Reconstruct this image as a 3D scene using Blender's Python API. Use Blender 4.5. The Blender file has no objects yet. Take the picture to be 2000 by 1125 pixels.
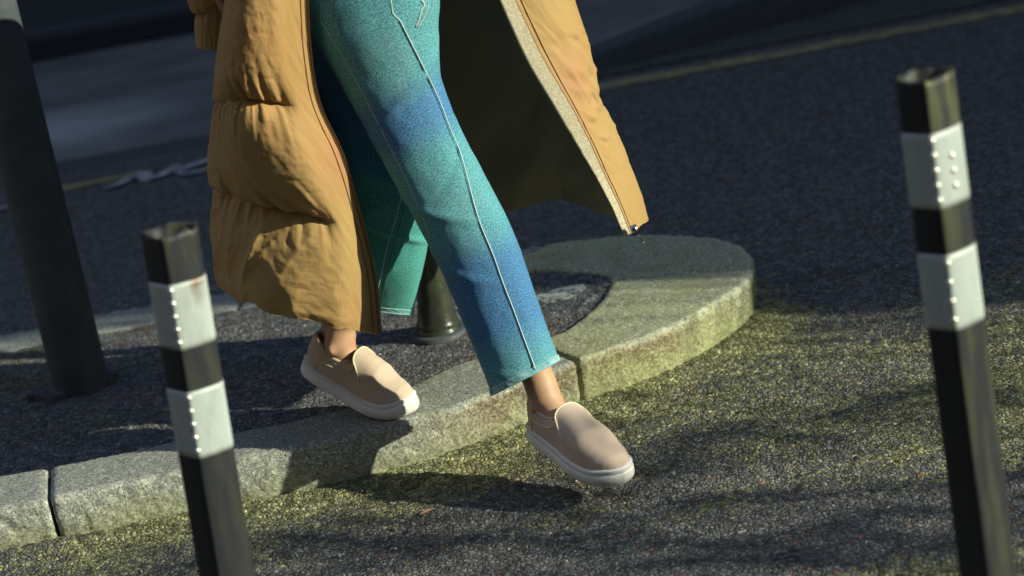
import bpy, bmesh, math, random
import numpy as np
from mathutils import Vector, Matrix
from mathutils.bvhtree import BVHTree

random.seed(7); rng = np.random.default_rng(7)
sc = bpy.context.scene
COL = sc.collection

# ------------------------------------------------------------------ camera, sky, sun, exposure
PITCH, ROLL, FPX, CAMH = math.radians(18), math.radians(10.5), 4700.0, 1.79
_fw = np.array([0, math.cos(PITCH), -math.sin(PITCH)])
_r = np.array([1.0, 0, 0]); _u = np.array([0, math.sin(PITCH), math.cos(PITCH)])
CAMP = np.array([0, 0, CAMH])
cx_ = _r*math.cos(ROLL) - _u*math.sin(ROLL)
cy_ = _r*math.sin(ROLL) + _u*math.cos(ROLL)
cam_d = bpy.data.cameras.new('camera'); cam = bpy.data.objects.new('camera', cam_d); COL.objects.link(cam)
M = Matrix.Identity(4)
for i in range(3):
    M[i][0] = cx_[i]; M[i][1] = cy_[i]; M[i][2] = -_fw[i]; M[i][3] = CAMP[i]
cam.matrix_world = M
cam_d.sensor_width = 36; cam_d.lens = 36*FPX/2000
cam_d.clip_start = .05; cam_d.clip_end = 600
cam_d.dof.use_dof = True; cam_d.dof.focus_distance = 4.62; cam_d.dof.aperture_fstop = 2.9
sc.camera = cam

SUN_EL, SUN_AZ = math.radians(22), math.radians(21.5)      # azimuth measured from +X towards the camera side
SUN = np.array([math.cos(SUN_EL)*math.cos(SUN_AZ), -math.cos(SUN_EL)*math.sin(SUN_AZ), math.sin(SUN_EL)])
w = bpy.data.worlds.new('World'); sc.world = w; w.use_nodes = True
nt = w.node_tree; bg = nt.nodes['Background']
sky = nt.nodes.new('ShaderNodeTexSky'); sky.sky_type = 'NISHITA'; sky.sun_disc = False
sky.sun_elevation = SUN_EL; sky.sun_rotation = math.pi/2 + SUN_AZ
sky.air_density = 1.0; sky.dust_density = .2; sky.ozone_density = .6
nt.links.new(sky.outputs[0], bg.inputs[0]); bg.inputs[1].default_value = 0.22
sd = bpy.data.lights.new('sun', 'SUN'); sd.energy = 5.0; sd.angle = math.radians(.5); sd.color = (1.0, .975, .74)
so = bpy.data.objects.new('sun', sd); COL.objects.link(so)
so.rotation_euler = Vector(SUN).to_track_quat('Z', 'Y').to_euler()
sc.view_settings.view_transform = 'Standard'; sc.view_settings.look = 'None'
sc.view_settings.exposure = .15; sc.view_settings.gamma = 1

# ------------------------------------------------------------------ helpers
def _ray(px, py):
    dx, dy = px-1000, py-562.5
    return _fw*FPX + _r*(dx*math.cos(ROLL)-dy*math.sin(ROLL)) - _u*(dx*math.sin(ROLL)+dy*math.cos(ROLL))
def G(px, py, z=0.0):
    r = _ray(px, py); return CAMP + r*((z-CAMH)/r[2])
def P(px, py, y):
    r = _ray(px, py); return CAMP + r*(y/r[1])

def hash3(i, j, k, s=0):
    n = (i.astype(np.int64)*374761393 + j.astype(np.int64)*668265263 + k.astype(np.int64)*2147483647 + s*974711) & 0x7fffffff
    n = (n ^ (n >> 13))*1274126177 & 0x7fffffff
    n = (n ^ (n >> 16))*2246822519 & 0x7fffffff
    return ((n ^ (n >> 15)) & 0xffffff)/float(0xffffff)
def vnoise(x, y, z=0.0, s=0):
    x, y, z = np.broadcast_arrays(np.asarray(x, float), np.asarray(y, float), np.asarray(z, float))
    xi, yi, zi = np.floor(x), np.floor(y), np.floor(z)
    fx, fy, fz = x-xi, y-yi, z-zi
    fx, fy, fz = [f*f*(3-2*f) for f in (fx, fy, fz)]
    v = 0
    for a in (0, 1):
        for b in (0, 1):
            for c in (0, 1):
                v = v + hash3(xi+a, yi+b, zi+c, s)*(fx if a else 1-fx)*(fy if b else 1-fy)*(fz if c else 1-fz)
    return v*2-1
def fbm(x, y, z=0.0, o=4, s=0, g=.5):
    v, a = 0, 1.0
    for k in range(o):
        v = v + a*vnoise(x*2**k, y*2**k, np.asarray(z)*2**k, s+k*17); a *= g
    return v
def sstep(a, b, x):
    t = np.clip((x-a)/(b-a), 0, 1); return t*t*(3-2*t)

def mesh(name, verts, faces, mat=None, parent=None, smooth=True, attrs=None):
    """faces: (n,4) or (n,3) array or list of tuples"""
    me = bpy.data.meshes.new(name)
    verts = np.asarray(verts, dtype=np.float32)
    if isinstance(faces, np.ndarray):
        n, k = faces.shape
        me.vertices.add(len(verts)); me.vertices.foreach_set('co', verts.ravel())
        me.loops.add(n*k); me.loops.foreach_set('vertex_index', faces.astype(np.int32).ravel())
        me.polygons.add(n)
        me.polygons.foreach_set('loop_start', np.arange(0, n*k, k, dtype=np.int32))
        me.update(calc_edges=True); me.validate()
    else:
        me.from_pydata(verts.tolist(), [], [tuple(int(i) for i in f) for f in faces]); me.update()
    if smooth: me.polygons.foreach_set('use_smooth', [True]*len(me.polygons))
    if attrs:
        for k_, (typ, arr) in attrs.items():
            a = me.attributes.new(k_, typ, 'POINT')
            a.data.foreach_set('value' if typ == 'FLOAT' else ('color' if typ == 'FLOAT_COLOR' else 'vector'), np.asarray(arr, dtype=np.float32).ravel())
    if mat: me.materials.append(mat)
    o = bpy.data.objects.new(name, me); COL.objects.link(o)
    if parent: o.parent = parent
    return o
def tag(o, label=None, cat=None, group=None, kind=None):
    if label: o['label'] = label
    if cat: o['category'] = cat
    if group: o['group'] = group
    if kind: o['kind'] = kind
    return o
def empty(name, loc=(0, 0, 0)):
    o = bpy.data.objects.new(name, None); COL.objects.link(o); o.location = loc; o.empty_display_size = .1
    return o
def settle(root):
    """keep children where they were built although the root stands at its own base"""
    inv = Matrix.Translation(root.location).inverted()
    for c in root.children: c.matrix_parent_inverse = inv
def gridf(nr, nc, off=0):
    i = np.arange(nr-1)[:, None]*nc + np.arange(nc-1)[None, :]
    return np.stack([i, i+1, i+nc+1, i+nc], -1).reshape(-1, 4) + off
def gridmesh(name, Pts, mat, parent=None, attrs=None, flip=False, smooth=True):
    nr, nc = Pts.shape[:2]; f = gridf(nr, nc)
    if flip: f = f[:, ::-1]
    at = {k: (t, np.asarray(a).reshape(nr*nc, -1)) for k, (t, a) in (attrs or {}).items()}
    return mesh(name, Pts.reshape(-1, 3), np.ascontiguousarray(f), mat, parent, smooth, at)
class Bag:
    def __init__(s): s.v = []; s.f = []; s.n = 0; s.c = []
    def add(s, v, f, c=None):
        v = np.asarray(v, float); s.v.append(v); s.f += [tuple(i+s.n for i in q) for q in f]; s.n += len(v)
        s.c.append(np.tile(c if c is not None else (1, 1, 1, 1), (len(v), 1)))
    def box(s, c, h, R=None, col=None):
        v = np.array([(x, y, z) for x in (-1, 1) for y in (-1, 1) for z in (-1, 1)], float)*np.asarray(h)
        if R is not None: v = v @ np.asarray(R).T
        s.add(v+np.asarray(c), [(0, 1, 3, 2), (4, 6, 7, 5), (0, 4, 5, 1), (2, 3, 7, 6), (0, 2, 6, 4), (1, 5, 7, 3)], col)
    def tube(s, path, r, n=8, cap=True, col=None):
        path = np.asarray(path, float); m = len(path)
        r = np.broadcast_to(np.asarray(r, float), (m,))
        t = np.gradient(path, axis=0); t /= np.linalg.norm(t, axis=1)[:, None]+1e-9
        a = np.array([0, 0, 1.]) if abs(t[0][2]) < .9 else np.array([1., 0, 0])
        nrm = np.cross(t[0], a); nrm /= np.linalg.norm(nrm); V = []
        for i in range(m):
            nrm = nrm - t[i]*(nrm@t[i]); nrm /= np.linalg.norm(nrm)+1e-9; b = np.cross(t[i], nrm)
            for k in range(n):
                q = 2*math.pi*k/n; V.append(path[i]+r[i]*(nrm*math.cos(q)+b*math.sin(q)))
        F = [(i*n+k, i*n+(k+1) % n, (i+1)*n+(k+1) % n, (i+1)*n+k) for i in range(m-1) for k in range(n)]
        if cap: F += [tuple(range(n-1, -1, -1)), tuple((m-1)*n+k for k in range(n))]
        s.add(V, F, col)
    def lathe(s, c, prof, n=32, axis=None, cap=True, col=None):
        R = np.eye(3)
        if axis is not None: R = np.array(Vector(axis).to_track_quat('Z', 'Y').to_matrix())
        V = [R@np.array([r_*math.cos(2*math.pi*k/n), r_*math.sin(2*math.pi*k/n), z_])+np.asarray(c) for r_, z_ in prof for k in range(n)]
        F = [(i*n+k, i*n+(k+1) % n, (i+1)*n+(k+1) % n, (i+1)*n+k) for i in range(len(prof)-1) for k in range(n)]
        if cap: F += [tuple((len(prof)-1)*n+k for k in range(n))]
        s.add(V, F, col)
    def build(s, name, mat, parent=None, smooth=True, colattr=False):
        at = {'col': ('FLOAT_COLOR', np.concatenate(s.c))} if colattr else None
        return mesh(name, np.concatenate(s.v), s.f, mat, parent, smooth, at)

def catmull(pts, n):
    pts = np.asarray(pts, float)
    d = np.r_[0, np.cumsum(np.linalg.norm(np.diff(pts, axis=0), axis=1))]
    m = np.gradient(pts, d, axis=0)
    t = np.linspace(0, d[-1], n) if np.isscalar(n) else np.asarray(n)*d[-1]
    i = np.clip(np.searchsorted(d, t, side='right')-1, 0, len(d)-2); h = (d[i+1]-d[i])[:, None]; s_ = ((t-d[i])[:, None])/h
    return (2*s_**3-3*s_**2+1)*pts[i]+(s_**3-2*s_**2+s_)*h*m[i]+(-2*s_**3+3*s_**2)*pts[i+1]+(s_**3-s_**2)*h*m[i+1]

# ------------------------------------------------------------------ material helper
class Mat:
    def __init__(s, name, rough=.8, base=(.5, .5, .5), metal=0, spec=.5):
        s.m = bpy.data.materials.new(name); s.m.use_nodes = True; s.t = s.m.node_tree; s.n = s.t.nodes
        s.b = s.n['Principled BSDF']; s.set('Base Color', base); s.set('Roughness', rough); s.set('Metallic', metal); s.set('Specular IOR Level', spec)
    def set(s, k, v):
        i = s.b.inputs[k]
        if isinstance(v, bpy.types.NodeSocket): s.t.links.new(v, i)
        else: i.default_value = (*v, 1) if isinstance(v, tuple) and len(v) == 3 and i.type == 'RGBA' else v
    def node(s, typ, ins=None, **kw):
        n = s.n.new(typ)
        for k, v in kw.items(): setattr(n, k, v)
        for k, v in (ins or {}).items():
            if isinstance(v, bpy.types.NodeSocket): s.t.links.new(v, n.inputs[k])
            else: n.inputs[k].default_value = (*v, 1) if isinstance(v, tuple) and len(v) == 3 and n.inputs[k].type == 'RGBA' else v
        return n
    def pos(s, scale=(1, 1, 1), rot=(0, 0, 0), attr=None):
        src = s.node('ShaderNodeAttribute', attribute_name=attr).outputs['Vector'] if attr else s.node('ShaderNodeTexCoord').outputs['Object']
        return s.node('ShaderNodeMapping', {'Vector': src, 'Scale': scale, 'Rotation': rot}).outputs[0]
    def noise(s, scale, v=None, detail=4, rough=.55, dist=0):
        return s.node('ShaderNodeTexNoise', {'Vector': v or s.pos(), 'Scale': scale, 'Detail': detail, 'Roughness': rough, 'Distortion': dist}).outputs[0]
    def voro(s, scale, v=None, out='Distance', feature='F1'):
        return s.node('ShaderNodeTexVoronoi', {'Vector': v or s.pos(), 'Scale': scale}, feature=feature).outputs[out]
    def ramp(s, fac, stops):
        n = s.node('ShaderNodeValToRGB', {'Fac': fac}); e = n.color_ramp.elements
        while len(e) < len(stops): e.new(.5)
        for el, (p, c) in zip(e, stops):
            el.position = p; el.color = (*c, 1) if isinstance(c, tuple) else (c, c, c, 1)
        return n.outputs[0]
    def mix(s, fac, a, b, mode='MIX'):
        n = s.node('ShaderNodeMix', data_type='RGBA', blend_type=mode)
        for sock, v in ((n.inputs[0], fac), (n.inputs[6], a), (n.inputs[7], b)):
            if isinstance(v, bpy.types.NodeSocket): s.t.links.new(v, sock)
            else: sock.default_value = (*v, 1) if isinstance(v, tuple) else v
        return n.outputs[2]
    def math(s, op, a, b=0.0, clamp=False):
        n = s.node('ShaderNodeMath', operation=op, use_clamp=clamp)
        for i, v in ((0, a), (1, b)):
            if isinstance(v, bpy.types.NodeSocket): s.t.links.new(v, n.inputs[i])
            else: n.inputs[i].default_value = v
        return n.outputs[0]
    def attr(s, name, out='Fac'):
        return s.node('ShaderNodeAttribute', attribute_name=name).outputs[out]
    def bump(s, h, dist=.002, strength=1.0, normal=None):
        ins = {'Height': h, 'Distance': dist, 'Strength': strength}
        if normal: ins['Normal'] = normal
        n = s.node('ShaderNodeBump', ins).outputs[0]; s.set('Normal', n); return n

# ---- asphalt with moss (road, island)
def asphalt(name, base_a, base_b, moss_a, moss_b, stone=(.2, .19, .17)):
    m = Mat(name, rough=.85, spec=.35)
    v = m.pos()
    nz = m.node('ShaderNodeVectorMath', {0: m.node('ShaderNodeTexNoise', {'Vector': v, 'Scale': 110.0, 'Detail': 3.0}).outputs[1], 1: (.006, .006, .006)}, operation='MULTIPLY').outputs[0]
    vd = m.node('ShaderNodeVectorMath', {0: v, 1: nz}, operation='ADD').outputs[0]
    ag = m.voro(92, vd, 'Color'); edge = m.voro(92, vd, 'Distance', 'DISTANCE_TO_EDGE'); ag2 = m.voro(240, vd, 'Color'); edge2 = m.voro(240, vd, 'Distance', 'DISTANCE_TO_EDGE')
    sep = m.node('ShaderNodeSeparateColor', {'Color': ag}); sep2 = m.node('ShaderNodeSeparateColor', {'Color': ag2})
    n1 = m.noise(3.0, v); n2 = m.noise(60, v, 6, .7); n3 = m.noise(300, v, 3); big = m.ramp(m.noise(14, v, 4, .6), [(.40, 0.), (.60, 1.)])
    cm = m.ramp(m.noise(34, v, 5, .7), [(.36, .55), (.64, 1.0)])
    val = m.math('MULTIPLY', m.math('ADD', .55, m.math('MULTIPLY', sep.outputs[0], .9)), m.math('ADD', .5, sep2.outputs[1]))
    gap = m.math('MULTIPLY', m.ramp(edge, [(.0, .35), (.12, 1.)]), m.ramp(edge2, [(.0, .6), (.15, 1.)]))
    c = m.mix(m.ramp(n2, [(.3, 0.), (.7, 1.)]), base_a, base_b)
    c = m.mix(m.math('MULTIPLY', m.ramp(sep.outputs[0], [(.86, 0.), (.93, 1.)]), .5), c, stone)
    c = m.mix(m.ramp(sep.outputs[1], [(.972, 0.), (.98, .7)]), c, (.26, .12, .07))
    c = m.mix(m.ramp(sep2.outputs[0], [(.985, 0.), (.99, .9)]), c, (.42, .42, .38))
    mo = m.mix(m.ramp(m.noise(45, v, 5, .65), [(.35, 0.), (.65, 1.)]), moss_a, moss_b)
    mask = m.math('ADD', m.attr('moss'), m.math('MULTIPLY', m.math('SUBTRACT', n2, .5), 1.5))
    mask = m.math('SUBTRACT', mask, m.math('MULTIPLY', m.math('SUBTRACT', sep.outputs[2], .5), .35))
    mk = m.ramp(mask, [(.34, 0.), (.66, .92)])
    c = m.mix(mk, c, mo)
    f = m.math('MULTIPLY', m.math('MULTIPLY', val, gap), m.math('MULTIPLY', cm, 1.3)); cc = m.node('ShaderNodeCombineColor', {0: f, 1: f, 2: f}).outputs[0]
    c = m.mix(.92, c, cc, 'MULTIPLY')
    m.set('Base Color', c)
    h = m.math('ADD', m.ramp(edge, [(0., 0.), (.25, 1.)]), m.math('ADD', m.math('MULTIPLY', sep.outputs[2], .9), m.math('ADD', m.math('MULTIPLY', n2, 1.2), m.math('MULTIPLY', n3, .6))))
    m.bump(h, .0035, 1.0)
    return m.m
MAT_ROAD = asphalt('asphalt_road', (.135, .140, .142), (.205, .210, .208), (.15, .155, .06), (.50, .50, .25))
MAT_INFILL = asphalt('asphalt_island', (.14, .146, .155), (.205, .21, .22), (.11, .12, .04), (.22, .23, .11), (.2, .2, .19))

def granite(name, tint, moss, dark):
    m = Mat(name, rough=.85, spec=.3)
    v = m.pos(); n1 = m.noise(420, v, 3, .6); n2 = m.noise(140, v, 4, .7); n3 = m.noise(9, v, 5, .6)
    c = m.mix(m.ramp(n1, [(.38, 0.), (.6, 1.)]), dark, tint)
    c = m.mix(m.ramp(n2, [(.40, 0.), (.50, 0.), (.62, .85)]), c, tuple(min(1, k*1.45) for k in tint))
    c = m.mix(m.math('MULTIPLY', m.attr('brown'), .75), c, m.mix(m.ramp(n2, [(.4, 0.), (.6, 1.)]), (.12, .075, .03), (.36, .28, .13)))
    mk = m.ramp(m.math('ADD', m.attr('moss'), m.math('MULTIPLY', m.math('SUBTRACT', n3, .5), 1.3)), [(.3, 0.), (.75, .85)])
    mm = m.mix(m.ramp(n2, [(.35, 0.), (.6, 1.)]), tuple(k*.45 for k in moss), moss)
    c = m.mix(mk, c, mm)
    pit = m.ramp(m.noise(190, v, 4, .75), [(.30, 1.), (.42, 0.)])
    c = m.mix(m.math('MULTIPLY', pit, .8), c, tuple(k*.3 for k in dark))
    c = m.mix(m.math('MULTIPLY', m.attr('top_shade'), .5), c, (.10, .105, .105))  # tops tinted darker in the colour, where sunlight falls weaker
    c = m.mix(m.math('MULTIPLY', m.attr('arris'), m.ramp(m.noise(70, v, 5, .7), [(.40, 0.), (.58, .85)])), c, (.62, .65, .50))  # light edge highlight put into the colour along the arris
    m.set('Base Color', c)
    m.bump(m.math('ADD', m.math('MULTIPLY', n2, 1.2), m.math('SUBTRACT', n1, pit)), .0035, .9)
    return m.m
MAT_GRAN = [granite('granite_grey', (.58, .61, .55), (.50, .53, .33), (.14, .14, .12)),
            granite('granite_brown', (.34, .31, .22), (.36, .38, .14), (.13, .10, .06)),
            granite('granite_nose', (.52, .54, .38), (.56, .60, .31), (.17, .18, .11))]

# ------------------------------------------------------------------ structure: road
def axis(lo, hi, step, far, k=1.35):
    mid = list(np.arange(lo, hi+step/2, step)); a, s_ = [], step
    x = lo
    while x > -far: s_ *= k; x -= s_; a.append(x)
    b, s_ = [], step; x = mid[-1]
    while x < far: s_ *= k; x += s_; b.append(x)
    return np.array(a[::-1]+mid+b)
# outline of the island: outer kerb line and inner kerb line, paired
NEAR = [((-2.10, 4.50), (-2.00, 4.68)), ((-1.75, 4.41), (-1.72, 4.60)), ((-1.40, 4.405), (-1.40, 4.595)), ((-1.07, 4.415), (-1.09, 4.60)),
        ((-.70, 4.445), (-.72, 4.605)), ((-.39, 4.462), (-.405, 4.612)), ((-.175, 4.508), (-.262, 4.674)), ((.02, 4.612), (-.10, 4.775)),
        ((.12, 4.655), (.04, 4.815)), ((.30, 4.742), (.13, 4.90)), ((.424, 4.848), (.19, 5.01)), ((.50, 4.945), (.21, 5.07)), ((.535, 5.05), (.222, 5.12)),
        ((.535, 5.18), (.215, 5.17)), ((.465, 5.315), (.16, 5.24)), ((.321, 5.43), (.07, 5.30)), ((.20, 5.468), (-.02, 5.33)),
        ((.05, 5.485), (.0-.10, 5.345)), ((-.70, 5.585), (-.72, 5.44)), ((-1.24, 5.575), (-1.22, 5.43)), ((-1.75, 5.46), (-1.68, 5.32)),
        ((-2.2, 5.2), (-2.06, 5.10)), ((-2.32, 4.85), (-2.17, 4.86)), ((-2.10, 4.50), (-2.0, 4.68))]
NS = 2200
_o = np.array([a for a, b in NEAR]); _i = np.array([b for a, b in NEAR])
_d = np.r_[0, np.cumsum(np.linalg.norm(np.diff(_o, axis=0), axis=1))]; SLEN = _d[-1]
def curve_at(pts, s):
    m = np.gradient(pts, _d, axis=0); i = np.clip(np.searchsorted(_d, s, side='right')-1, 0, len(_d)-2)
    h = (_d[i+1]-_d[i])[:, None]; t = (s-_d[i])[:, None]/h
    return (2*t**3-3*t**2+1)*pts[i]+(t**3-2*t**2+t)*h*m[i]+(-2*t**3+3*t**2)*pts[i+1]+(t**3-t**2)*h*m[i+1]
def s_at(x, lo=0, hi=None):
    s = np.linspace(0, SLEN, 4000); c = curve_at(_o, s)
    ok = (s >= lo) & (s <= (hi or SLEN)); k = np.argmin(np.where(ok, abs(c[:, 0]-x), 9)); return s[k]
S_NOSE = _d[12]
near_line = curve_at(_o, np.linspace(0, _d[13], 600))

xs = axis(-1.35, 1.25, .005, 260); ys = axis(3.55, 5.25, .005, 300)
ys = ys[ys > -40]
X, Y = np.meshgrid(xs, ys)
fade = sstep(-1.6, -1.3, X)*(1-sstep(1.2, 1.6, X))*sstep(3.3, 3.6, Y)*(1-sstep(5.2, 5.8, Y))
nl = near_line[::6]
inb = fade > 0
dk = np.full(X.shape, 9.0)
xx, yy = X[inb], Y[inb]; best = np.full(xx.shape, 9.0)
for q in nl: best = np.minimum(best, (xx-q[0])**2+(yy-q[1])**2)
dk[inb] = np.sqrt(best)
ca, sa = math.cos(.16), math.sin(.16)
U_, V_ = X*ca+Y*sa, -X*sa+Y*ca
streak = fbm(U_*1.1, V_*5.5, 0, 4, 3)
moss = .42 + .36*streak + .30*np.exp(-(dk/.09)**2) + .10*fbm(X*9, Y*9, 0, 3, 9)
moss += .55*np.exp(-(((X-.50)/.13)**2+((Y-4.95)/.16)**2))
moss -= .22*sstep(4.2, 3.95, Y)*sstep(.3, -.2, X)
moss = np.where(Y > 5.3, moss-.5*sstep(5.2, 5.9, Y), moss) - .35*(sstep(4.9, 5.15, Y)*sstep(.55, .7, X))
Z = fade*(.0012*fbm(X*60, Y*60, 0, 3, 5) + .0016*fbm(X*130, Y*130, 0, 2, 6) + .005*fbm(X*4, Y*7, 0, 2, 8)
          + .012*np.exp(-(dk/.05)**2)*sstep(.5, .1, abs(dk)) - .004)
# tar crack across the road
Pts = np.stack([X, Y, Z], -1)
road = gridmesh('road', Pts, MAT_ROAD, attrs={'moss': ('FLOAT', moss)})
tag(road, kind='structure')

# loose grit on the road and in the gutter
mg = Mat('grit', rough=.7); mg.set('Base Color', mg.attr('col', 'Color'))
ico = bmesh.new(); bmesh.ops.create_icosphere(ico, subdivisions=1, radius=1)
iv = np.array([v.co[:] for v in ico.verts]); iff = np.array([[v.index for v in f.verts] for f in ico.faces]); ico.free()
N = 15000
px_ = rng.uniform(-1.25, 1.2, N); py_ = rng.uniform(3.7, 5.9, N)
keep = (vnoise(px_*3, py_*9, 0, 44) + rng.uniform(-1, 1, N)*.9) > -.1
px_, py_ = px_[keep], py_[keep]; N = len(px_)
rad = .0011+.0024*rng.random(N)**3.5
cols = np.array([(.30, .31, .28), (.20, .21, .16), (.14, .14, .10), (.30, .15, .09), (.45, .45, .40), (.10, .11, .10)])[rng.choice(6, N, p=[.18, .28, .24, .12, .06, .12])]
sc3 = np.stack([rng.uniform(.7, 1.6, N), rng.uniform(.7, 1.5, N), rng.uniform(.4, .8, N)], -1)*rad[:, None]
ang = rng.uniform(0, 6.28, N); c_, s_ = np.cos(ang), np.sin(ang)
v = iv[None]*sc3[:, None]*rng.uniform(.8, 1.2, (N, len(iv), 1))
vx = v[..., 0]*c_[:, None]-v[..., 1]*s_[:, None]; vy = v[..., 0]*s_[:, None]+v[..., 1]*c_[:, None]
zr = np.zeros(N)
v = np.stack([vx+px_[:, None], vy+py_[:, None], v[..., 2]+(zr+rad*.3)[:, None]], -1)
ff = (iff[None]+(np.arange(N)*len(iv))[:, None, None]).reshape(-1, 3)
ca4 = np.repeat(np.c_[cols, np.ones(N)], len(iv), axis=0)
tag(mesh('road_grit', v.reshape(-1, 3), ff, mg.m, smooth=False, attrs={'col': ('FLOAT_COLOR', ca4)}),
    'loose grit and small stones scattered over the asphalt road', 'grit', kind='stuff')

# ------------------------------------------------------------------ structure: traffic island
KH = .10
def inside_poly(x, y, poly):
    ins = np.zeros(x.shape, bool); j = len(poly)-1
    for i in range(len(poly)):
        xi, yi, xj, yj = *poly[i], *poly[j]
        ins ^= ((yi > y) != (yj > y)) & (x < (xj-xi)*(y-yi)/(yj-yi+1e-12)+xi); j = i
    return ins
island = empty('traffic_island', (-.9, 5.0, 0)); tag(island, kind='structure')
ss = np.linspace(0, SLEN, 400)
inner = curve_at(_i, ss)
# infill surface: rings from the inner line (tucked under the kerbs) to the centre spine
ou = curve_at(_o, ss); edge = inner + (ou-inner)*.25
spine = np.stack([np.clip(inner[:, 0], -1.8, -.12), np.full(len(ss), 4.99)], -1)
tt = np.linspace(0, 1, 90)
IX = edge[None]*(1-tt[:, None, None]) + spine[None]*tt[:, None, None]
zz = KH-.006 + .0025*fbm(IX[..., 0]*50, IX[..., 1]*50, 0, 3, 31) + .004*fbm(IX[..., 0]*5, IX[..., 1]*8, 0, 2, 32)
im = .30+.35*fbm(IX[..., 0]*2.2, IX[..., 1]*6, 0, 4, 33) - .35*sstep(-.5, -.2, IX[..., 0])
gridmesh('island_surface', np.stack([IX[..., 0], IX[..., 1], zz], -1), MAT_INFILL, island, attrs={'moss': ('FLOAT', im)})
# kerb stones
js = [0, s_at(-1.52, 0, 2), s_at(-.972, 0, 3), s_at(.105, 0, 3), S_NOSE,
      s_at(.10, S_NOSE+.3, S_NOSE+1.2), s_at(-.62, S_NOSE+.3, S_NOSE+2), s_at(-1.30, S_NOSE+.5, S_NOSE+3), s_at(-2.05, S_NOSE+.5, S_NOSE+3.4), SLEN]
mats_k = [0, 0, 0, 2, 2, 0, 0, 0, 0]
for k in range(len(js)-1):
    a, b = js[k]+.0035, js[k+1]-.0035
    n = max(12, int((b-a)/.006)); s = np.linspace(a, b, n)
    A = curve_at(_o, s); B = curve_at(_i, s); wv = B-A; wl = np.linalg.norm(wv, axis=1)[:, None]; wn = wv/wl
    tan = np.gradient(A, axis=0); tan /= np.linalg.norm(tan, axis=1)[:, None]
    nrm = np.stack([tan[:, 1], -tan[:, 0]], -1); nrm *= np.sign((nrm*-wn).sum(1))[:, None]
    R = .014; prof = []
    for z in np.linspace(-.04, KH-R, 22): prof.append((0., z, 0))
    for q in np.linspace(0, math.pi/2, 7)[1:]: prof.append((R*(1-math.cos(q)), KH-R+R*math.sin(q), 0))
    for t in np.linspace(0, 1, 34)[1:-1]: prof.append((R+t, KH, 1))
    prof.append((9., KH-.004, 2)); prof.append((9., KH-.03, 2))
    rows = []
    for (d_, z, ty) in prof:
        dist = d_ if ty == 0 else (R+(d_-R)*(wl-R) if ty == 1 else wl)
        xy = A + wn*dist - nrm*(.010*(1-z/KH) if ty == 0 else 0)
        rows.append(np.c_[xy, np.full(n, z)])
    Q = np.array(rows).transpose(1, 0, 2)
    e = np.minimum(s-a, b-s); er = np.clip(1-e/.014, 0, 1)**2
    x, y, z = Q[..., 0], Q[..., 1], Q[..., 2]
    rough = .0030*fbm(x*45, y*45, z*45, 3, 50+k) + .0015*fbm(x*140, y*140, z*140, 2, 70+k) + .004*fbm(x*8, y*8, z*8, 2, 90)
    arr = np.array([1. if p[2] == 0 else 0. for p in prof])
    Q[..., 0] += arr[None]*nrm[:, :1]*(rough-er[:, None]*.006); Q[..., 1] += arr[None]*nrm[:, 1:]*(rough-er[:, None]*.006)
    top = np.array([0. if p[2] == 0 and p[1] < KH-R-.001 else 1. for p in prof])
    Q[..., 2] += top[None]*(.5*rough-er[:, None]*.006)
    mo = .22 + .55*sstep(.08, 0, z) + .15*fbm(x*6, y*6, z*6, 3, 60)
    if mats_k[k] == 2: mo = mo+.16
    mo = mo - .25*top[None]*(0 if mats_k[k] == 2 else 1)
    xb = Q[..., 0]; brn = sstep(-.35, -.05, xb)*sstep(.55, .25, xb)*sstep(.10, .085, Q[..., 2]+.01*vnoise(xb*20, Q[..., 1]*20, 0, 91))
    pz_ = np.array([p[1] for p in prof]); pd_ = np.array([p[0] for p in prof])
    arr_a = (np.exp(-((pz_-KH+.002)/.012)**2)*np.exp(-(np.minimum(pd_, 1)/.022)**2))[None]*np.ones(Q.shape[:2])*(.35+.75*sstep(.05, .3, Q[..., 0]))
    nr, nc = Q.shape[:2]; F = gridf(nr, nc).tolist()
    F.append(tuple(range(nc-1, -1, -1))); F.append(tuple((nr-1)*nc+i for i in range(nc)))
    mesh('kerb_stone', Q.reshape(-1, 3), [f[::-1] for f in F], MAT_GRAN[mats_k[k]], island, attrs={'moss': ('FLOAT', mo.reshape(-1)), 'brown': ('FLOAT', brn.reshape(-1)), 'arris': ('FLOAT', arr_a.reshape(-1)), 'top_shade': ('FLOAT', (sstep(.090, .097, Q[..., 2])*(.7 if mats_k[k] == 0 else .0)).reshape(-1))})
settle(island)

# worn white paint on the dark infill, behind the front leg
def slab(name, pts, z, h, mat, parent=None, jitter=.004, sub=5, seed=0):
    r_ = np.random.default_rng(seed); P_ = []
    for i in range(len(pts)):
        a, b = np.array(pts[i][:2]), np.array(pts[(i+1) % len(pts)][:2])
        for k in range(sub): P_.append(a+(b-a)*k/sub + r_.normal(0, jitter, 2))
    n = len(P_); v = [(*p, z) for p in P_]+[(*p, z+h) for p in P_]
    f = [tuple(range(n, 2*n))]+[(i, (i+1) % n, n+(i+1) % n, n+i) for i in range(n)]
    return mesh(name, v, f, mat, parent, smooth=False)
mp = Mat('worn_paint', rough=.7); vv = mp.pos()
mp.set('Base Color', mp.mix(mp.ramp(mp.noise(45, vv, 6, .7), [(.42, 0.), (.56, 1.)]), (.07, .075, .08), (.42, .46, .42)))
mp.bump(mp.noise(150, vv), .003)
pp = [G(a, b, .10)[:2] for a, b in [(1050, 588), (1040, 575), (1085, 562), (1138, 551), (1143, 558), (1118, 576), (1080, 586)]]
tag(slab('paint_mark', pp, .088, .0085, mp.m, jitter=.002, seed=3), kind='structure')

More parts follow.
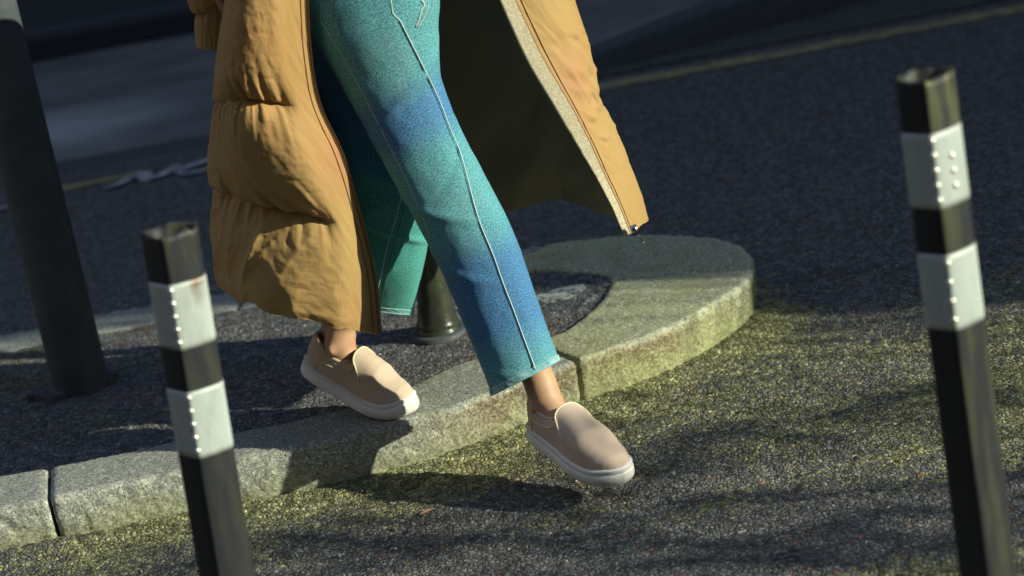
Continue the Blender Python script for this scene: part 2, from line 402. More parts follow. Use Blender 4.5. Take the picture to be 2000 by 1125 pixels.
# ------------------------------------------------------------------ structure: far side of the street
my = Mat('yellow_line', rough=.8); v = my.pos()
my.set('Base Color', my.mix(my.ramp(my.noise(18, v, 6, .7), [(.40, 0.), (.62, 1.)]), (.14, .14, .11), (.42, .34, .12)))
def strip(name, pts, wd, z, h, mat):
    pts = np.array(pts, float); t = np.gradient(pts, axis=0); t /= np.linalg.norm(t, axis=1)[:, None]; n = np.stack([-t[:, 1], t[:, 0]], -1)
    a, b = pts-n*wd/2, pts+n*wd/2; m = len(pts)
    v = [(*p, z) for p in a]+[(*p, z) for p in b]
    return mesh(name, v, [(i, i+1, m+i+1, m+i) for i in range(m-1)], mat, smooth=False)
tag(strip('yellow_line', [(x, 7.33+.01*x) for x in np.linspace(-1.42, -1.08, 12)], .06, .004, 0, my.m), kind='structure')
yl = strip('yellow_line', [(x, 7.33+.01*x) for x in np.linspace(-.5, 9, 60)], .09, .004, 0, my.m); tag(yl, kind='structure')
mw = Mat('white_road_paint', rough=.8); v = mw.pos()
mw.set('Base Color', mw.mix(mw.ramp(mw.noise(14, v, 6, .7), [(.38, 0.), (.60, 1.)]), (.12, .12, .13), (.55, .56, .58)))
def mark(name, pix, wd=.035):
    b = [G(*p)[:2] for p in pix]; return strip(name, catmull(b, 24), wd, .009, 0, mw.m)
for pix in ([(212, 372), (250, 356), (275, 345), (300, 352), (350, 327)], [(345, 341), (375, 328), (415, 315), (450, 306)], [(350, 345), (385, 340), (440, 327)], [(-40, 425), (14, 408)]):
    tag(mark('road_marking', pix), kind='structure')
slabp = [G(*p)[:2] for p in [(262, 350), (270, 340), (296, 340), (302, 352), (285, 358)]]
tag(slab('road_marking', slabp, .003, .0075, mw.m, seed=5), kind='structure')

mpv = Mat('pavement', rough=.9); v = mpv.pos((1, 2.2, 1))
pale = mpv.ramp(mpv.node('ShaderNodeVectorMath', {0: mpv.pos((1.1, 1.6, 1)), 1: (-1.62, 13.0, 0)}, operation='DISTANCE').outputs['Value'], [(.05, 1.), (.62, 0.)])  # paler disc painted into the paving as the far-left sun patch
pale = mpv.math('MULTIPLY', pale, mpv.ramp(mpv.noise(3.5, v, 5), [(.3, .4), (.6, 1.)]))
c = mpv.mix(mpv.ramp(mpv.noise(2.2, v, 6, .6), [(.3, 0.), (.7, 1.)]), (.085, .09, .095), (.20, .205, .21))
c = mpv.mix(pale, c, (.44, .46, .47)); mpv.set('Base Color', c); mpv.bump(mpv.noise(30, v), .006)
# flush paving to the left, then a kerb that rises towards the right
gx = np.linspace(-30, 30, 400); kt = sstep(-.2, 1.0, gx)*.11+.008
ky = 7.52+np.where(gx > .35, (gx-.35)*.30, 0); ky = np.minimum(ky, 8.3)
rows = [np.c_[gx, ky, np.full(400, -.02)], np.c_[gx, ky+.01, kt-.01], np.c_[gx, ky+.02, kt], np.c_[gx, ky+.14, kt]]
KR = np.array(rows)
mkf = granite('far_kerb_stone', (.10, .11, .115), (.08, .10, .07), (.05, .055, .06))
far_kerb = gridmesh('far_kerb', KR, mkf, attrs={'moss': ('FLOAT', np.zeros((4, 400)))}, flip=True); tag(far_kerb, kind='structure')
rows = [np.c_[gx, ky+.145, kt-.001], np.c_[gx, ky+.8, kt+.005], np.c_[gx, np.full(400, 9.6), kt+.01], np.c_[gx, np.full(400, 30.), kt+.01]]
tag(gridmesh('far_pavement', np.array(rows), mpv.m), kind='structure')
mdk = Mat('dark_wedge', rough=.9); mdk.set('Base Color', mdk.mix(mdk.ramp(mdk.noise(9, None, 5), [(.35, 0.), (.65, 1.)]), (.045, .05, .048), (.07, .075, .068)))  # darker strip between road edge and far kerb, widening to the right
gk = gx > .1
rows = [np.c_[gx[gk], 7.46+.02*gx[gk], np.full(gk.sum(), .006)], np.c_[gx[gk], ky[gk]+.004, np.full(gk.sum(), .006)]]
tag(gridmesh('gutter', np.array(rows), mdk.m), kind='structure')
# building wall in the far left corner
mwl = Mat('dark_render_wall', rough=.8); v = mwl.pos()
mwl.set('Base Color', mwl.mix(mwl.noise(3, v, 6), (.05, .062, .078), (.075, .088, .105)))
mpl = Mat('dark_plinth', rough=.9); mpl.set('Base Color', (.022, .026, .032))
wall = empty('building', (-5, 9.3, 0)); tag(wall, 'dark painted building front with low black plinth beyond the far pavement', 'building')
B_ = Bag(); B_.box((-4, 9.75, 3.2), (8, .25, 3.1)); B_.build('wall', mwl.m, wall, False)
B_ = Bag(); B_.box((-4, 9.60, .06), (8, .22, .0375)); B_.build('plinth', mpl.m, wall, False)
B_ = Bag(); B_.box((-4, 9.47, .112), (8, .04, .012)); B_.build('ledge', mwl.m, wall, False)
mgl = Mat('window_glass', rough=.08, base=(.02, .025, .03)); mfr = Mat('window_frame', rough=.5, base=(.05, .055, .06))
for i in range(5):
    f = Bag(); xw = -10.6+i*2.9
    for dx, dz, hx, hz in ((-.62, 0, .05, .9), (.62, 0, .05, .9), (0, .9, .67, .05), (0, -.9, .67, .05)): f.box((xw+dx, 9.47, 2.3+dz), (hx, .05, hz))
    fo = f.build('window', mfr.m, wall, False); g = Bag(); g.box((xw, 9.49, 2.3), (.56, .012, .84)); g.build('pane', mgl.m, fo, False)
settle(wall)

# unseen houses and tree added for shade: far half dark, near half dappled
mbr = Mat('blocker_brick', rough=.9)
bt = mbr.node('ShaderNodeTexBrick', {'Vector': mbr.pos((1, 1, 1), (math.pi/2, 0, 0)), 'Color1': (.22, .12, .08), 'Color2': (.28, .16, .10), 'Mortar': (.3, .28, .25), 'Scale': 4.5})
mbr.set('Base Color', bt.outputs[0]); mbr.bump(bt.outputs[1], .005, -1)
cs = np.array([.528, 4.985]); hd = np.array([math.cos(SUN_AZ), -math.sin(SUN_AZ)])
cb = cs+hd*7.0
hs = empty('corner_blocker', (cb[0]+4, cb[1]+5, 0)); tag(hs, 'unseen brick corner house added on the sunny side to shade the far half', 'house')
B_ = Bag(); B_.box((cb[0]+4, cb[1]+6, 4.5), (4, 6, 4.5)); B_.build('wall', mbr.m, hs, False)  # wall of the added unseen corner house
mrf = Mat('slate', rough=.7, base=(.05, .055, .06))
v = [(cb[0]-.25+a*8.5, cb[1]-.1+b*12.4, 9.01) for a in (0, 1) for b in (0, 1)]+[(cb[0]+4, cb[1]+1, 11.2), (cb[0]+4, cb[1]+11, 11.2)]
mesh('roof', v, [(0, 2, 3, 1), (0, 4, 2), (1, 3, 5), (0, 1, 5, 4), (2, 4, 5, 3)], mrf.m, hs, False)  # roof of the added unseen corner house
for i in range(3):
    for j in range(3):
        B_ = Bag(); B_.box((cb[0]-.02, cb[1]+2+i*4, 1.8+j*2.7), (.05, .55, .8)); f = B_.build('window', mfr.m, hs, False)
        B_ = Bag(); B_.box((cb[0]-.05, cb[1]+2+i*4, 1.8+j*2.7), (.05, .47, .72)); B_.build('pane', mgl.m, f, False)
settle(hs)
cb2 = np.array([0, 2.55])+hd*8.5
h2 = empty('gable_blocker', (cb2[0]+3, cb2[1]-6, 0)); tag(h2, 'unseen plain brick gable house added on the sunny side to narrow the sun', 'house')  # added out of view to limit the sun to a narrow pool
RZ = np.array([[hd[0], -hd[1], 0], [hd[1], hd[0], 0], [0, 0, 1.]])      # house turned along the sun's heading to leave a lit gap
def loc2(a, b, z): return np.array([cb2[0], cb2[1], 0])+RZ@np.array([a, b, z])
B_ = Bag(); B_.box(loc2(4, -5, 5), (4, 5, 5.0), RZ); B_.build('wall', mbr.m, h2, False)  # wall of the added unseen gable house
for i in range(3):
    for j in range(3):
        B_ = Bag(); B_.box(loc2(-.02, -2-i*3, 1.8+j*2.7), (.05, .5, .8), RZ); f = B_.build('window', mfr.m, h2, False)
        B_ = Bag(); B_.box(loc2(-.05, -2-i*3, 1.8+j*2.7), (.05, .42, .72), RZ); B_.build('pane', mgl.m, f, False)
settle(h2)
tr = empty('terrace_blocker', (-4, -7, 0)); tag(tr, 'unseen long brick terrace added behind the camera to cut sky fill', 'house')  # added behind the camera to dim the fill on upright faces
B_ = Bag(); B_.box((-4, -9.3, 6.0), (22, 4, 6.0)); B_.build('wall', mbr.m, tr, False)  # wall of the added unseen terrace
for i in range(14):
    for j in range(3):
        B_ = Bag(); B_.box((-24.5+i*3.2, -5.28, 1.9+j*2.7), (.5, .05, .8)); f = B_.build('window', mfr.m, tr, False)
        B_ = Bag(); B_.box((-24.5+i*3.2, -5.24, 1.9+j*2.7), (.42, .04, .72)); B_.build('pane', mgl.m, f, False)
settle(tr)
lh = empty('side_blocker', (-12, 3, 0)); tag(lh, 'unseen tall brick house added at the left to cut sky fill', 'house')  # added out of view to block low sky from the left
B_ = Bag(); B_.box((-14, 1.4, 5.5), (4, 6.6, 5.5)); B_.build('wall', mbr.m, lh, False)  # wall of the added unseen side house
for i in range(4):
    for j in range(3):
        B_ = Bag(); B_.box((-9.98, -3.6+i*3.3, 1.9+j*2.8), (.05, .5, .8)); f = B_.build('window', mfr.m, lh, False)
        B_ = Bag(); B_.box((-9.94, -3.6+i*3.3, 1.9+j*2.8), (.04, .42, .72)); B_.build('pane', mgl.m, f, False)
settle(lh)

tree = empty('dapple_tree', (8.6, 1.9, 0)); tag(tree, 'unseen thin-crowned tree added on the sunny side to dapple the road', 'tree')  # added out of view; leaf clumps aimed at chosen shade spots
mbk = Mat('dapple_bark', rough=.9, base=(.09, .075, .055)); mlf = Mat('leaf', rough=.6, base=(.09, .12, .03))
clumps = []
def shade(px, py, T, spread, n, z=0.):
    g = G(px, py, z); clumps.append((g+SUN*T, spread, n))
T0 = 6.0
for a in [ # px, py, spread_y, spread_z, leaves
    (1750, 520, .10, .12, 80), (1950, 500, .12, .12, 90), (1900, 575, .06, .08, 45),
    (1290, 770, .025, .04, 14),
    (1300, 900, .035, .07, 36), (1460, 865, .04, .07, 40), (1620, 820, .04, .07, 34), (1780, 790, .03, .06, 26), (1930, 740, .03, .06, 26),
    (1500, 1080, .05, .08, 50), (1680, 1075, .05, .08, 60), (1850, 1030, .05, .08, 50), (1300, 1110, .04, .08, 36),
    (1100, 1010, .03, .06, 20), (950, 1060, .05, .09, 46), (760, 1050, .05, .1, 50), (560, 1090, .05, .1, 50), (640, 1030, .03, .06, 20), (330, 1100, .03, .05, 20),
    ]:
    shade(a[0], a[1], T0, (a[2], a[3]), a[4])
for a in [(60, 640, .06, .06, 60), (150, 618, .06, .06, 60), (240, 598, .06, .06, 60), (330, 588, .06, .06, 60), (420, 575, .05, .06, 50), (20, 600, .06, .06, 50), (10, 680, .03, .04, 26)]:
    shade(a[0], a[1], T0, (a[2], a[3]), a[4], KH)
lat = np.array([SUN[1], -SUN[0], 0]); lat /= np.linalg.norm(lat)
LV, LF = [], []; nL = 0
B_ = Bag(); root_top = np.array([6.3, 2.35, 1.5])
B_.tube([(6.35, 2.2, -.05), (6.33, 2.25, .6), (6.3, 2.3, 1.1), root_top], [.085, .07, .06, .05], 10)
allc = [c for c, _, _ in clumps]
for (c, sp, n) in clumps:
    mid = (c+root_top)/2 + np.array([rng.normal(0, .08), 0, -.12-.1*rng.random()])
    B_.tube(catmull([root_top, mid, c], 8), np.linspace(.011, .0025, 8), 5)
    for k in range(n):
        p = c + lat*np.clip(rng.normal(0, sp[0]), -2*sp[0], 2*sp[0]) + np.array([0, 0, 1])*np.clip(rng.normal(0, sp[1]), -2*sp[1], 2*sp[1]) + np.array([1, 0, 0])*rng.normal(0, .25)
        d = rng.normal(0, 1, 3); d /= np.linalg.norm(d); e = np.cross(d, rng.normal(0, 1, 3)); e /= np.linalg.norm(e); L = rng.uniform(.02, .04)
        nn = np.cross(d, e)
        LV += [p-d*L, p+e*L*.55+nn*.003, p+d*L, p-e*L*.55+nn*.003]; LF.append((nL, nL+1, nL+2, nL+3)); nL += 4
B_.build('dapple_trunk', mbk.m, tree)
mesh('dapple_crown', LV, LF, mlf.m, tree, smooth=False); settle(tree)

# ------------------------------------------------------------------ posts
mpo = Mat('dark_green_post_paint', rough=.6, spec=.4); v = mpo.pos()
mpo.set('Base Color', mpo.mix(mpo.ramp(mpo.noise(14, v, 6, .7), [(.4, 0.), (.7, 1.)]), (.055, .07, .08), (.085, .10, .108)))
mpo.set('Roughness', mpo.ramp(mpo.noise(30, v, 5), [(.3, .5), (.7, .75)])); mpo.bump(mpo.noise(60, v, 4), .0015)
base = G(160, 752, KH); post = empty('sign_post', base)
B_ = Bag(); B_.lathe(base, [(.0615, -.02), (.061, .3), (.0602, 1.0), (.059, 2.0), (.058, 3.2), (.03, 3.23), (0.001, 3.24)], 48); B_.build('pole', mpo.m, post)
msl = granite('base_mortar', (.12, .125, .13), (.13, .14, .08), (.06, .065, .07))
q = [G(*p, KH)[:2] for p in [(60, 778), (88, 757), (150, 730), (232, 728), (222, 742), (170, 765), (100, 784)]]
o_ = slab('base_collar', q, KH-.012, .022, msl, post, seed=8); settle(post)
mesh_attr = lambda o: o.data.attributes.new('moss', 'FLOAT', 'POINT'); mesh_attr(o_)
B_ = Bag(); pl_c = base+np.array([0, -.066, 2.35]); B_.box(pl_c, (.22, .004, .22)); mpt = Mat('sign_plate', rough=.5, base=(.5, .5, .5)); o2 = B_.build('sign_plate', mpt.m, post, False); settle(post)
tag(post, 'thick dark grey-green steel post standing at the left on the traffic island', 'post')

b2 = G(857, 648, KH); ax = P(838, 510, b2[1])-b2; ax /= np.linalg.norm(ax)
mgp = Mat('olive_metal', rough=.30, spec=.5); v = mgp.pos()
mgp.set('Base Color', mgp.mix(mgp.ramp(mgp.noise(25, v, 6, .7), [(.4, 0.), (.65, 1.)]), (.028, .035, .026), (.048, .058, .040))); mgp.bump(mgp.noise(80, v, 4), .001)
bell = empty('flared_post', b2)
B_ = Bag(); B_.lathe(b2, [(.050, .002), (.051, .006), (.0495, .012), (.046, .014), (.0485, .020), (.046, .026), (.0435, .032), (.0405, .06), (.036, .09), (.031, .125), (.0275, .17), (.025, .25), (.024, .40), (.024, .78), (.03, .79), (.028, .82), (.001, .84)], 48, ax)
B_.build('pole', mgp.m, bell)
B_ = Bag(); B_.lathe(b2+np.array([0, 0, -.008]), [(.064, -.01), (.064, .010), (.060, .014), (.05, .015)], 40); B_.build('flange', mpo.m, bell)
settle(bell); tag(bell, 'olive green metal post with flared ringed foot seen between the legs', 'post')

# ------------------------------------------------------------------ black and white bollards
mbb = Mat('black_plastic', rough=.55, spec=.4); v = mbb.pos((1, 1, .12))
gr = mbb.attr('grime')
gm = mbb.math('MULTIPLY', gr, mbb.ramp(mbb.noise(60, v, 4, .6), [(.42, 0.), (.62, 1.)]))
mbb.set('Base Color', mbb.mix(gm, (.016, .019, .025), (.13, .14, .06))); mbb.bump(mbb.noise(40, v, 4), .0012)
mwb = Mat('reflective_white_band', rough=.38, spec=.5); v = mwb.pos((1, 1, .3))
wn_ = mwb.noise(28, v, 6, .7)
cw = mwb.mix(mwb.ramp(wn_, [(.50, 0.), (.72, .6)]), (.46, .525, .515), (.30, .33, .29))
rust = mwb.math('MULTIPLY', mwb.attr('rust'), mwb.ramp(mwb.noise(70, v, 5, .6), [(.35, 0.), (.55, 1.)]))
cw = mwb.mix(rust, cw, (.16, .07, .03)); mwb.set('Base Color', cw); mwb.bump(mwb.noise(90, v, 3), .0006)
mbd = Mat('reflector_bead', rough=.36, base=(1.0, .97, .90), metal=1.0)
def bollard(yw, ridge, bands, rr, beads, label, rustpos=None, seed=0, beadcols=1, topdz=None):
    """ridge: two picture points on the ridge line give the lean; bands: picture heights of the band edges along the ridge"""
    A = P(*ridge[0], yw); Bp = P(*ridge[1], yw); ax = (A-Bp)/np.linalg.norm(A-Bp)
    def at(py): # point on the ridge line
        k = (py-ridge[0][1])/(ridge[1][1]-ridge[0][1]); return P(ridge[0][0]+k*(ridge[1][0]-ridge[0][0]), py, yw)
    # section, x to the right and y away, ridge at the origin
    sec0 = np.array([(-.70, .78), (-.76, .66), (-.10, .0), (.0, -.05), (.12, -.01), (.45, .16), (.95, .52), (1.05, .72), (1.02, 1.0), (.85, 1.25), (.4, 1.45), (0, 1.48), (-.4, 1.3), (-.66, .95)])*rr
    k = len(sec0); sec = np.array([sec0[i]+(sec0[(i+1) % k]-sec0[i])*t for i in range(k) for t in (.12, .5, .88)])
    xa = np.array([1.0, 0, 0]); xa -= ax*(xa@ax); xa /= np.linalg.norm(xa); ya = np.cross(ax, xa)
    n = len(sec); top, foot = at(bands[0]), None
    L0 = (top[2])/ax[2]
    org = top-ax*L0
    r_ = np.random.default_rng(seed)
    def ring(z, s=1.0, jit=0., inset=0.):
        c = sec.mean(0); S = c+(sec-c)*s
        return org+ax*(z+r_.normal(0, 1, (n, 1))*jit)+xa*S[:, :1]+ya*S[:, 1:]
    root = empty('bollard', org)
    zs = [0, .02]+list(np.linspace(.1, L0-.01, 30)); rings = [ring(0, 1.25), ring(.015, 1.25), ring(.03, 1.0)]+[ring(z) for z in zs[2:]]
    gr_ = [0.]*3+[.22+.4*(z/L0)**4 for z in zs[2:]]
    rings += [ring(L0, 1.0, .0022), ring(L0-.002, .93, .002), ring(L0-.010, .84, .003), ring(L0-.022, .80, .004), ring(L0-.024, .35, .004)]; gr_ += [1., 1., .9, .6, .5]
    Vv = np.concatenate(rings); m = len(rings)
    F = [(i*n+q, i*n+(q+1) % n, (i+1)*n+(q+1) % n, (i+1)*n+q) for i in range(m-1) for q in range(n)]+[tuple((m-1)*n+q for q in range(n))]
    gv = np.repeat(np.array(gr_), n)
    fx = np.tile(np.where(sec[:, 0] > 0, 1., .15), m)
    mesh('post', Vv, F, mbb.m, root, attrs={'grime': ('FLOAT', gv*fx*(1.0 if seed == 2 else .45))})
    for bi in range(0, len(bands)-1, 2):
        zt, zb = [(at(p)-org)@ax for p in (bands[bi+1], bands[bi+2])] if bi+2 < len(bands) else (None, None)
        if zt is None: break
        zz_ = np.linspace(zt, zb, 14); rg = [ring(zt, 1.004)]+[ring(z, 1.014) for z in zz_]+[ring(zb, 1.004)]
        Vv = np.concatenate(rg); m = len(rg)
        F = [(i*n+(q+1) % n, i*n+q, (i+1)*n+q, (i+1)*n+(q+1) % n) for i in range(m-1) for q in range(n)]
        ru = np.zeros((m, n))
        if rustpos and bi == 0: ru = np.array([1-i/(m*.45) for i in range(m)]).clip(0, 1)[:, None]*np.exp(-((sec[:, 0]/rr-.75)/.22)**2)[None]*1.4
        mesh('white_band', Vv, F, mwb.m, root, attrs={'rust': ('FLOAT', ru.reshape(-1))})
        nb = beads[bi//2]
        for cidx in range(beadcols if bi == 0 else 1):
            for q in range(nb):
                z = zt+(zb-zt)*(q+.42+.35*cidx)/(nb)
                if cidx and q in (0, 4): continue
                sx = -.02 if cidx == 0 else .55
                pz = org+ax*z+xa*(sx*rr)+ya*((-.03 if cidx == 0 else .235)*rr)
                Bd = Bag(); Bd.lathe(pz, [(.0001, -.0050), (.0024, -.0044), (.0040, -.0025), (.0045, 0), (.0040, .0025), (.0024, .0044), (.0001, .0050)], 12, ax); Bd.build('reflector_bead', mbd.m, root)
    settle(root); tag(root, label, 'bollard', 'black and white bollards by the kerb')
bollard(3.40, ((333, 556), (390, 895)), [462, 557, 684, 766, 895], .047, (5, 5), 'left black and white bollard, lower one standing in front of the kerb', True, 1)
bollard(3.11, ((1819, 262), (1868, 645)), [158, 262, 408, 498, 645], .0455, (5, 4), 'right black and white bollard, taller one standing on the road in front', None, 2, 2)

# ------------------------------------------------------------------ fallen leaves
mle = Mat('dry_leaf', rough=.7, base=(.42, .20, .09))
def leaf(p, L, ang, label, seed):
    r_ = np.random.default_rng(seed); V = []; nU, nW = 9, 5
    for i in range(nU):
        t = i/(nU-1); wd = math.sin(math.pi*min(1, t*1.02))**.7*.45*L*(1+.25*r_.normal()) if 0 < i < nU-1 else .002
        for j in range(nW):
            q = (j/(nW-1)-.5)*2
            x = (t-.5)*L*1.6; y = q*wd*.5; z = .003+abs(q)*wd*.28+.25*L*(t-.4)**2+r_.normal(0, .0004)
            V.append((p[0]+x*math.cos(ang)-y*math.sin(ang), p[1]+x*math.sin(ang)+y*math.cos(ang), p[2]+z))
    o = mesh('leaf', V, gridf(nU, nW), mle.m); tag(o, label, 'leaf')
leaf(G(836, 1003), .022, .5, 'small dry orange leaf lying on the road below the shoe shadow', 1)
leaf(G(1090, 632, KH), .012, 2.2, 'tiny dry leaf on the dark island patch right of the front leg', 2)
leaf(G(1196, 597, KH), .010, .2, 'tiny dry leaf lying on the mossy pale island nose stone', 3)

# ------------------------------------------------------------------ person
pbase = np.array([-.12, 4.42, 0.0])
person = empty('person', pbase)
tag(person, 'person stepping off the kerb in tan long puffer coat, blue-green jeans and beige slip-on shoes', 'person')
pending = []
def part(o, parent=None): return o

# --- denim
md = Mat('denim', rough=.85, spec=.2)
q = md.pos(attr='q'); qs = md.node('ShaderNodeSeparateXYZ', {'Vector': q})
big = md.noise(5, q, 3)
wob = md.math('ADD', qs.outputs[1], md.math('MULTIPLY', md.math('SUBTRACT', big, .5), .10))
blue = md.attr('blue')
warp = md.noise(1, md.pos((760, 330, 1), attr='q'), 2, .6); weft = md.noise(1, md.pos((400, 780, 1), (0, 0, .5), attr='q'), 2, .6)
mott = md.noise(220, q, 5, .8)
tone = md.math('ADD', md.math('MULTIPLY', warp, .55), md.math('ADD', md.math('MULTIPLY', weft, .35), md.math('MULTIPLY', mott, .45)))
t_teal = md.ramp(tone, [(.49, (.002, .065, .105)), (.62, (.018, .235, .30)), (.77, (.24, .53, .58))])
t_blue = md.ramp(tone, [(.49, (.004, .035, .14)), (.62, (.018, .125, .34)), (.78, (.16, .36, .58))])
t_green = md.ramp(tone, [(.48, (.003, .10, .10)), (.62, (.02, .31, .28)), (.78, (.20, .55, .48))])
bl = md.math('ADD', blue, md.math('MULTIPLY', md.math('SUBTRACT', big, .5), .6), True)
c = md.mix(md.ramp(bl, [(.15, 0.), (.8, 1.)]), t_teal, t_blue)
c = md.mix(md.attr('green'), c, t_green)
fade = md.math('MULTIPLY', md.attr('fade'), md.ramp(md.noise(12, q, 4), [(.35, .3), (.7, 1.)]))
c = md.mix(md.math('MULTIPLY', fade, .75, True), c, (.42, .62, .64))
md.set('Base Color', c); md.bump(md.math('ADD', warp, weft), .0006, .8); md.set('Sheen Weight', .05)
mth = Mat('thread', rough=.8, base=(.50, .64, .66)); mty = Mat('yellow_thread', rough=.8, base=(.50, .38, .12))
mse = Mat('pale_seam', rough=.7, base=(.62, .80, .82)); mgv = Mat('painted_seam_shadow', rough=.9, base=(.006, .05, .08))
mdi = Mat('denim_inside', rough=.9, base=(.10, .14, .17))

def leg(name, secs, npath, depth_k, inner_sign=1, blues=(), green=0.0, nphi=96, creases=(), fades=(), seed=0):
    secs = [(P(*a, y), P(*b, y)) for a, b, y in secs]
    cen = np.array([(a+b)/2 for a, b in secs]); hw = np.array([(b-a)/2 for a, b in secs])
    tt = np.linspace(0, 1, npath)
    Cc = catmull(cen, tt); d0 = np.r_[0, np.cumsum(np.linalg.norm(np.diff(cen, axis=0), axis=1))]; L = d0[-1]
    Hh = np.stack([np.interp(tt*L, d0, hw[:, i]) for i in range(3)], -1)
    kern = np.ones(9)/9
    for i in range(3): Hh[:, i] = np.convolve(np.pad(Hh[:, i], 4, 'edge'), kern, 'valid')
    T = np.gradient(Cc, axis=0); T /= np.linalg.norm(T, axis=1)[:, None]
    W = np.linalg.norm(Hh, axis=1); X_ = Hh/W[:, None]
    Yv = np.cross(T, X_); Yv /= np.linalg.norm(Yv, axis=1)[:, None]
    Yv *= np.sign((Yv@np.array([0, -1.0, 0])))[:, None]     # towards the viewer side
    tc = CAMP-Cc; tc /= np.linalg.norm(tc, axis=1)[:, None]; tc -= X_*(tc*X_).sum(1)[:, None]
    kk = .9*sstep(.72, 1., tt)[:, None]; Yv = Yv*(1-kk)+tc*kk; Yv /= np.linalg.norm(Yv, axis=1)[:, None]
    ph = np.linspace(-math.pi, math.pi, nphi+1)
    cp, sp = np.cos(ph), np.sin(ph)
    sq = lambda v: np.sign(v)*abs(v)**.9
    S = tt[:, None]*L; 
    dz = np.zeros((npath, nphi+1))
    for (s0, p0, am, sl, wd) in creases:   # fabric folds: position along the leg, angle, height, slope, width
        dd = (S-s0-sl*(ph[None]-p0)*W.mean()); env = np.exp(-((ph[None]-p0)/1.1)**2)
        dz += am*env*np.exp(-(dd/wd)**2)
    dz += .0016*fbm(ph[None]*1.3*np.ones_like(S), S*9, seed, 3, 100+seed)+.0005*fbm(np.cos(ph)[None]*6*np.ones_like(S), S*40, np.sin(ph)[None]*6, 2, 120+seed)
    Pt = Cc[:, None]+X_[:, None]*(sq(cp)[None]*(W[:, None]+dz))[..., None]+Yv[:, None]*(sq(sp)[None]*(W[:, None]*depth_k+dz))[..., None]
    Pt[:, -1] = Pt[:, 0]
    qv = np.stack([np.broadcast_to(ph[None]*.075, dz.shape), np.broadcast_to(S, dz.shape), np.full(dz.shape, float(seed))], -1)
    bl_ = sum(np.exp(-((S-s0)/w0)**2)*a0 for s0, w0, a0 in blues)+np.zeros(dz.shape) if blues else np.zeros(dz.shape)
    fd = sum(np.exp(-((S-s0)/w0)**2)*np.exp(-((ph[None]-p0)/.8)**2)*a0*.25 for s0, w0, p0, a0 in fades)+np.zeros(dz.shape) if fades else np.zeros(dz.shape)
    fd = fd+np.exp(-((S-L+.006)/.008)**2)*(1.0+1.6*vnoise(ph[None]*9+S*60, S*30, seed, 140))+np.exp(-((S-L)/.0025)**2)*1.2
    # hem band: a slightly thicker fold with puckers between the stitches
    hb = sstep(L-.016, L-.012, S); pk = .0009*np.sin(S*0+ph[None]*26+S*500)*np.exp(-((S-L+.007)/.006)**2)
    off = hb*.0018+pk-.0022*np.exp(-((S-L+.0135)/.0018)**2)
    Nn = X_[:, None]*cp[None, :, None]+Yv[:, None]*sp[None, :, None]
    Pt += Nn*off[..., None]; Pt[:, -1] = Pt[:, 0]
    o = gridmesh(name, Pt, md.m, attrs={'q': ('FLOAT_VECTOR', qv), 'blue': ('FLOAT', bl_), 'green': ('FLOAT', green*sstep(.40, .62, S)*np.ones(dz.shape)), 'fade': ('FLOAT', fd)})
    inn = [Pt[-1]+T[-1]*.0008-Nn[-1]*.001]+[Pt[-1-k]-Nn[-1]*.0042+T[-1]*(-.0) for k in range(0, 40, 6)]
    return o, Pt, np.array([Pt[-1]]+inn), Nn, L
FS = [((598, -185), (855, -235), 4.42), ((598, -90), (862, -150), 4.41), ((600, 20), (863, -40), 4.40), ((620, 85), (860, 15), 4.395), ((660, 150), (856, 80), 4.39), ((700, 225), (862, 150), 4.39),
      ((745, 310), (899, 245), 4.385), ((790, 390), (945, 335), 4.38), ((839, 480), (988, 420), 4.37), ((875, 555), (1017, 492), 4.36), ((899, 612), (1037, 550), 4.35), ((943, 720), (1076, 660), 4.33), ((962, 771), (1092, 704), 4.322)]
fl, flP, flI, flN, flL = leg('jeans', FS, 420, .86, blues=[(flb, w0, a0) for flb, w0, a0 in ((.42, .07, .9), (.80, .11, 1.15))],
    creases=[(.36, 1.2, .004, .5, .012), (.50, .6, -.003, .7, .010), (.60, 2.2, .004, -.5, .015), (.72, 2.4, .003, -.6, .012), (.95, 2.0, .002, -.4, .010)],
    fades=[(.30, .10, 1.4, .8), (.60, .10, 1.5, .9), (.97, .06, 1.5, .5)], seed=1)
RS = [((560, -185), (800, -235), 4.49), ((570, -60), (790, -110), 4.50), ((590, 60), (800, 20), 4.50), ((620, 170), (815, 140), 4.50), ((650, 270), (838, 260), 4.51), ((668, 350), (843, 360), 4.53), ((672, 430), (838, 445), 4.56), ((670, 500), (829, 515), 4.58), ((662, 550), (816, 570), 4.605), ((656, 592), (805, 613), 4.63)]
rl, rlP, rlI, rlN, rlL = leg('trouser_leg', RS, 380, .86, green=.85, blues=[(.05, .5, 1.6), (.38, .14, .5)],  # navy towards the top paints the front leg's shade into the denim
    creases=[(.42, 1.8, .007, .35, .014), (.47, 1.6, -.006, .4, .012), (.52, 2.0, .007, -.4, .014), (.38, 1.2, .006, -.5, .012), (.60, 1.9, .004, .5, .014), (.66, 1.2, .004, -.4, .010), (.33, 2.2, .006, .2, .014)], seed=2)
fl.parent = person; rl.parent = fl
for (I_, nm) in ((flI, 'hem_lining'), (rlI, 'hem_lining')):
    o = gridmesh(nm, I_, mdi.m, fl)

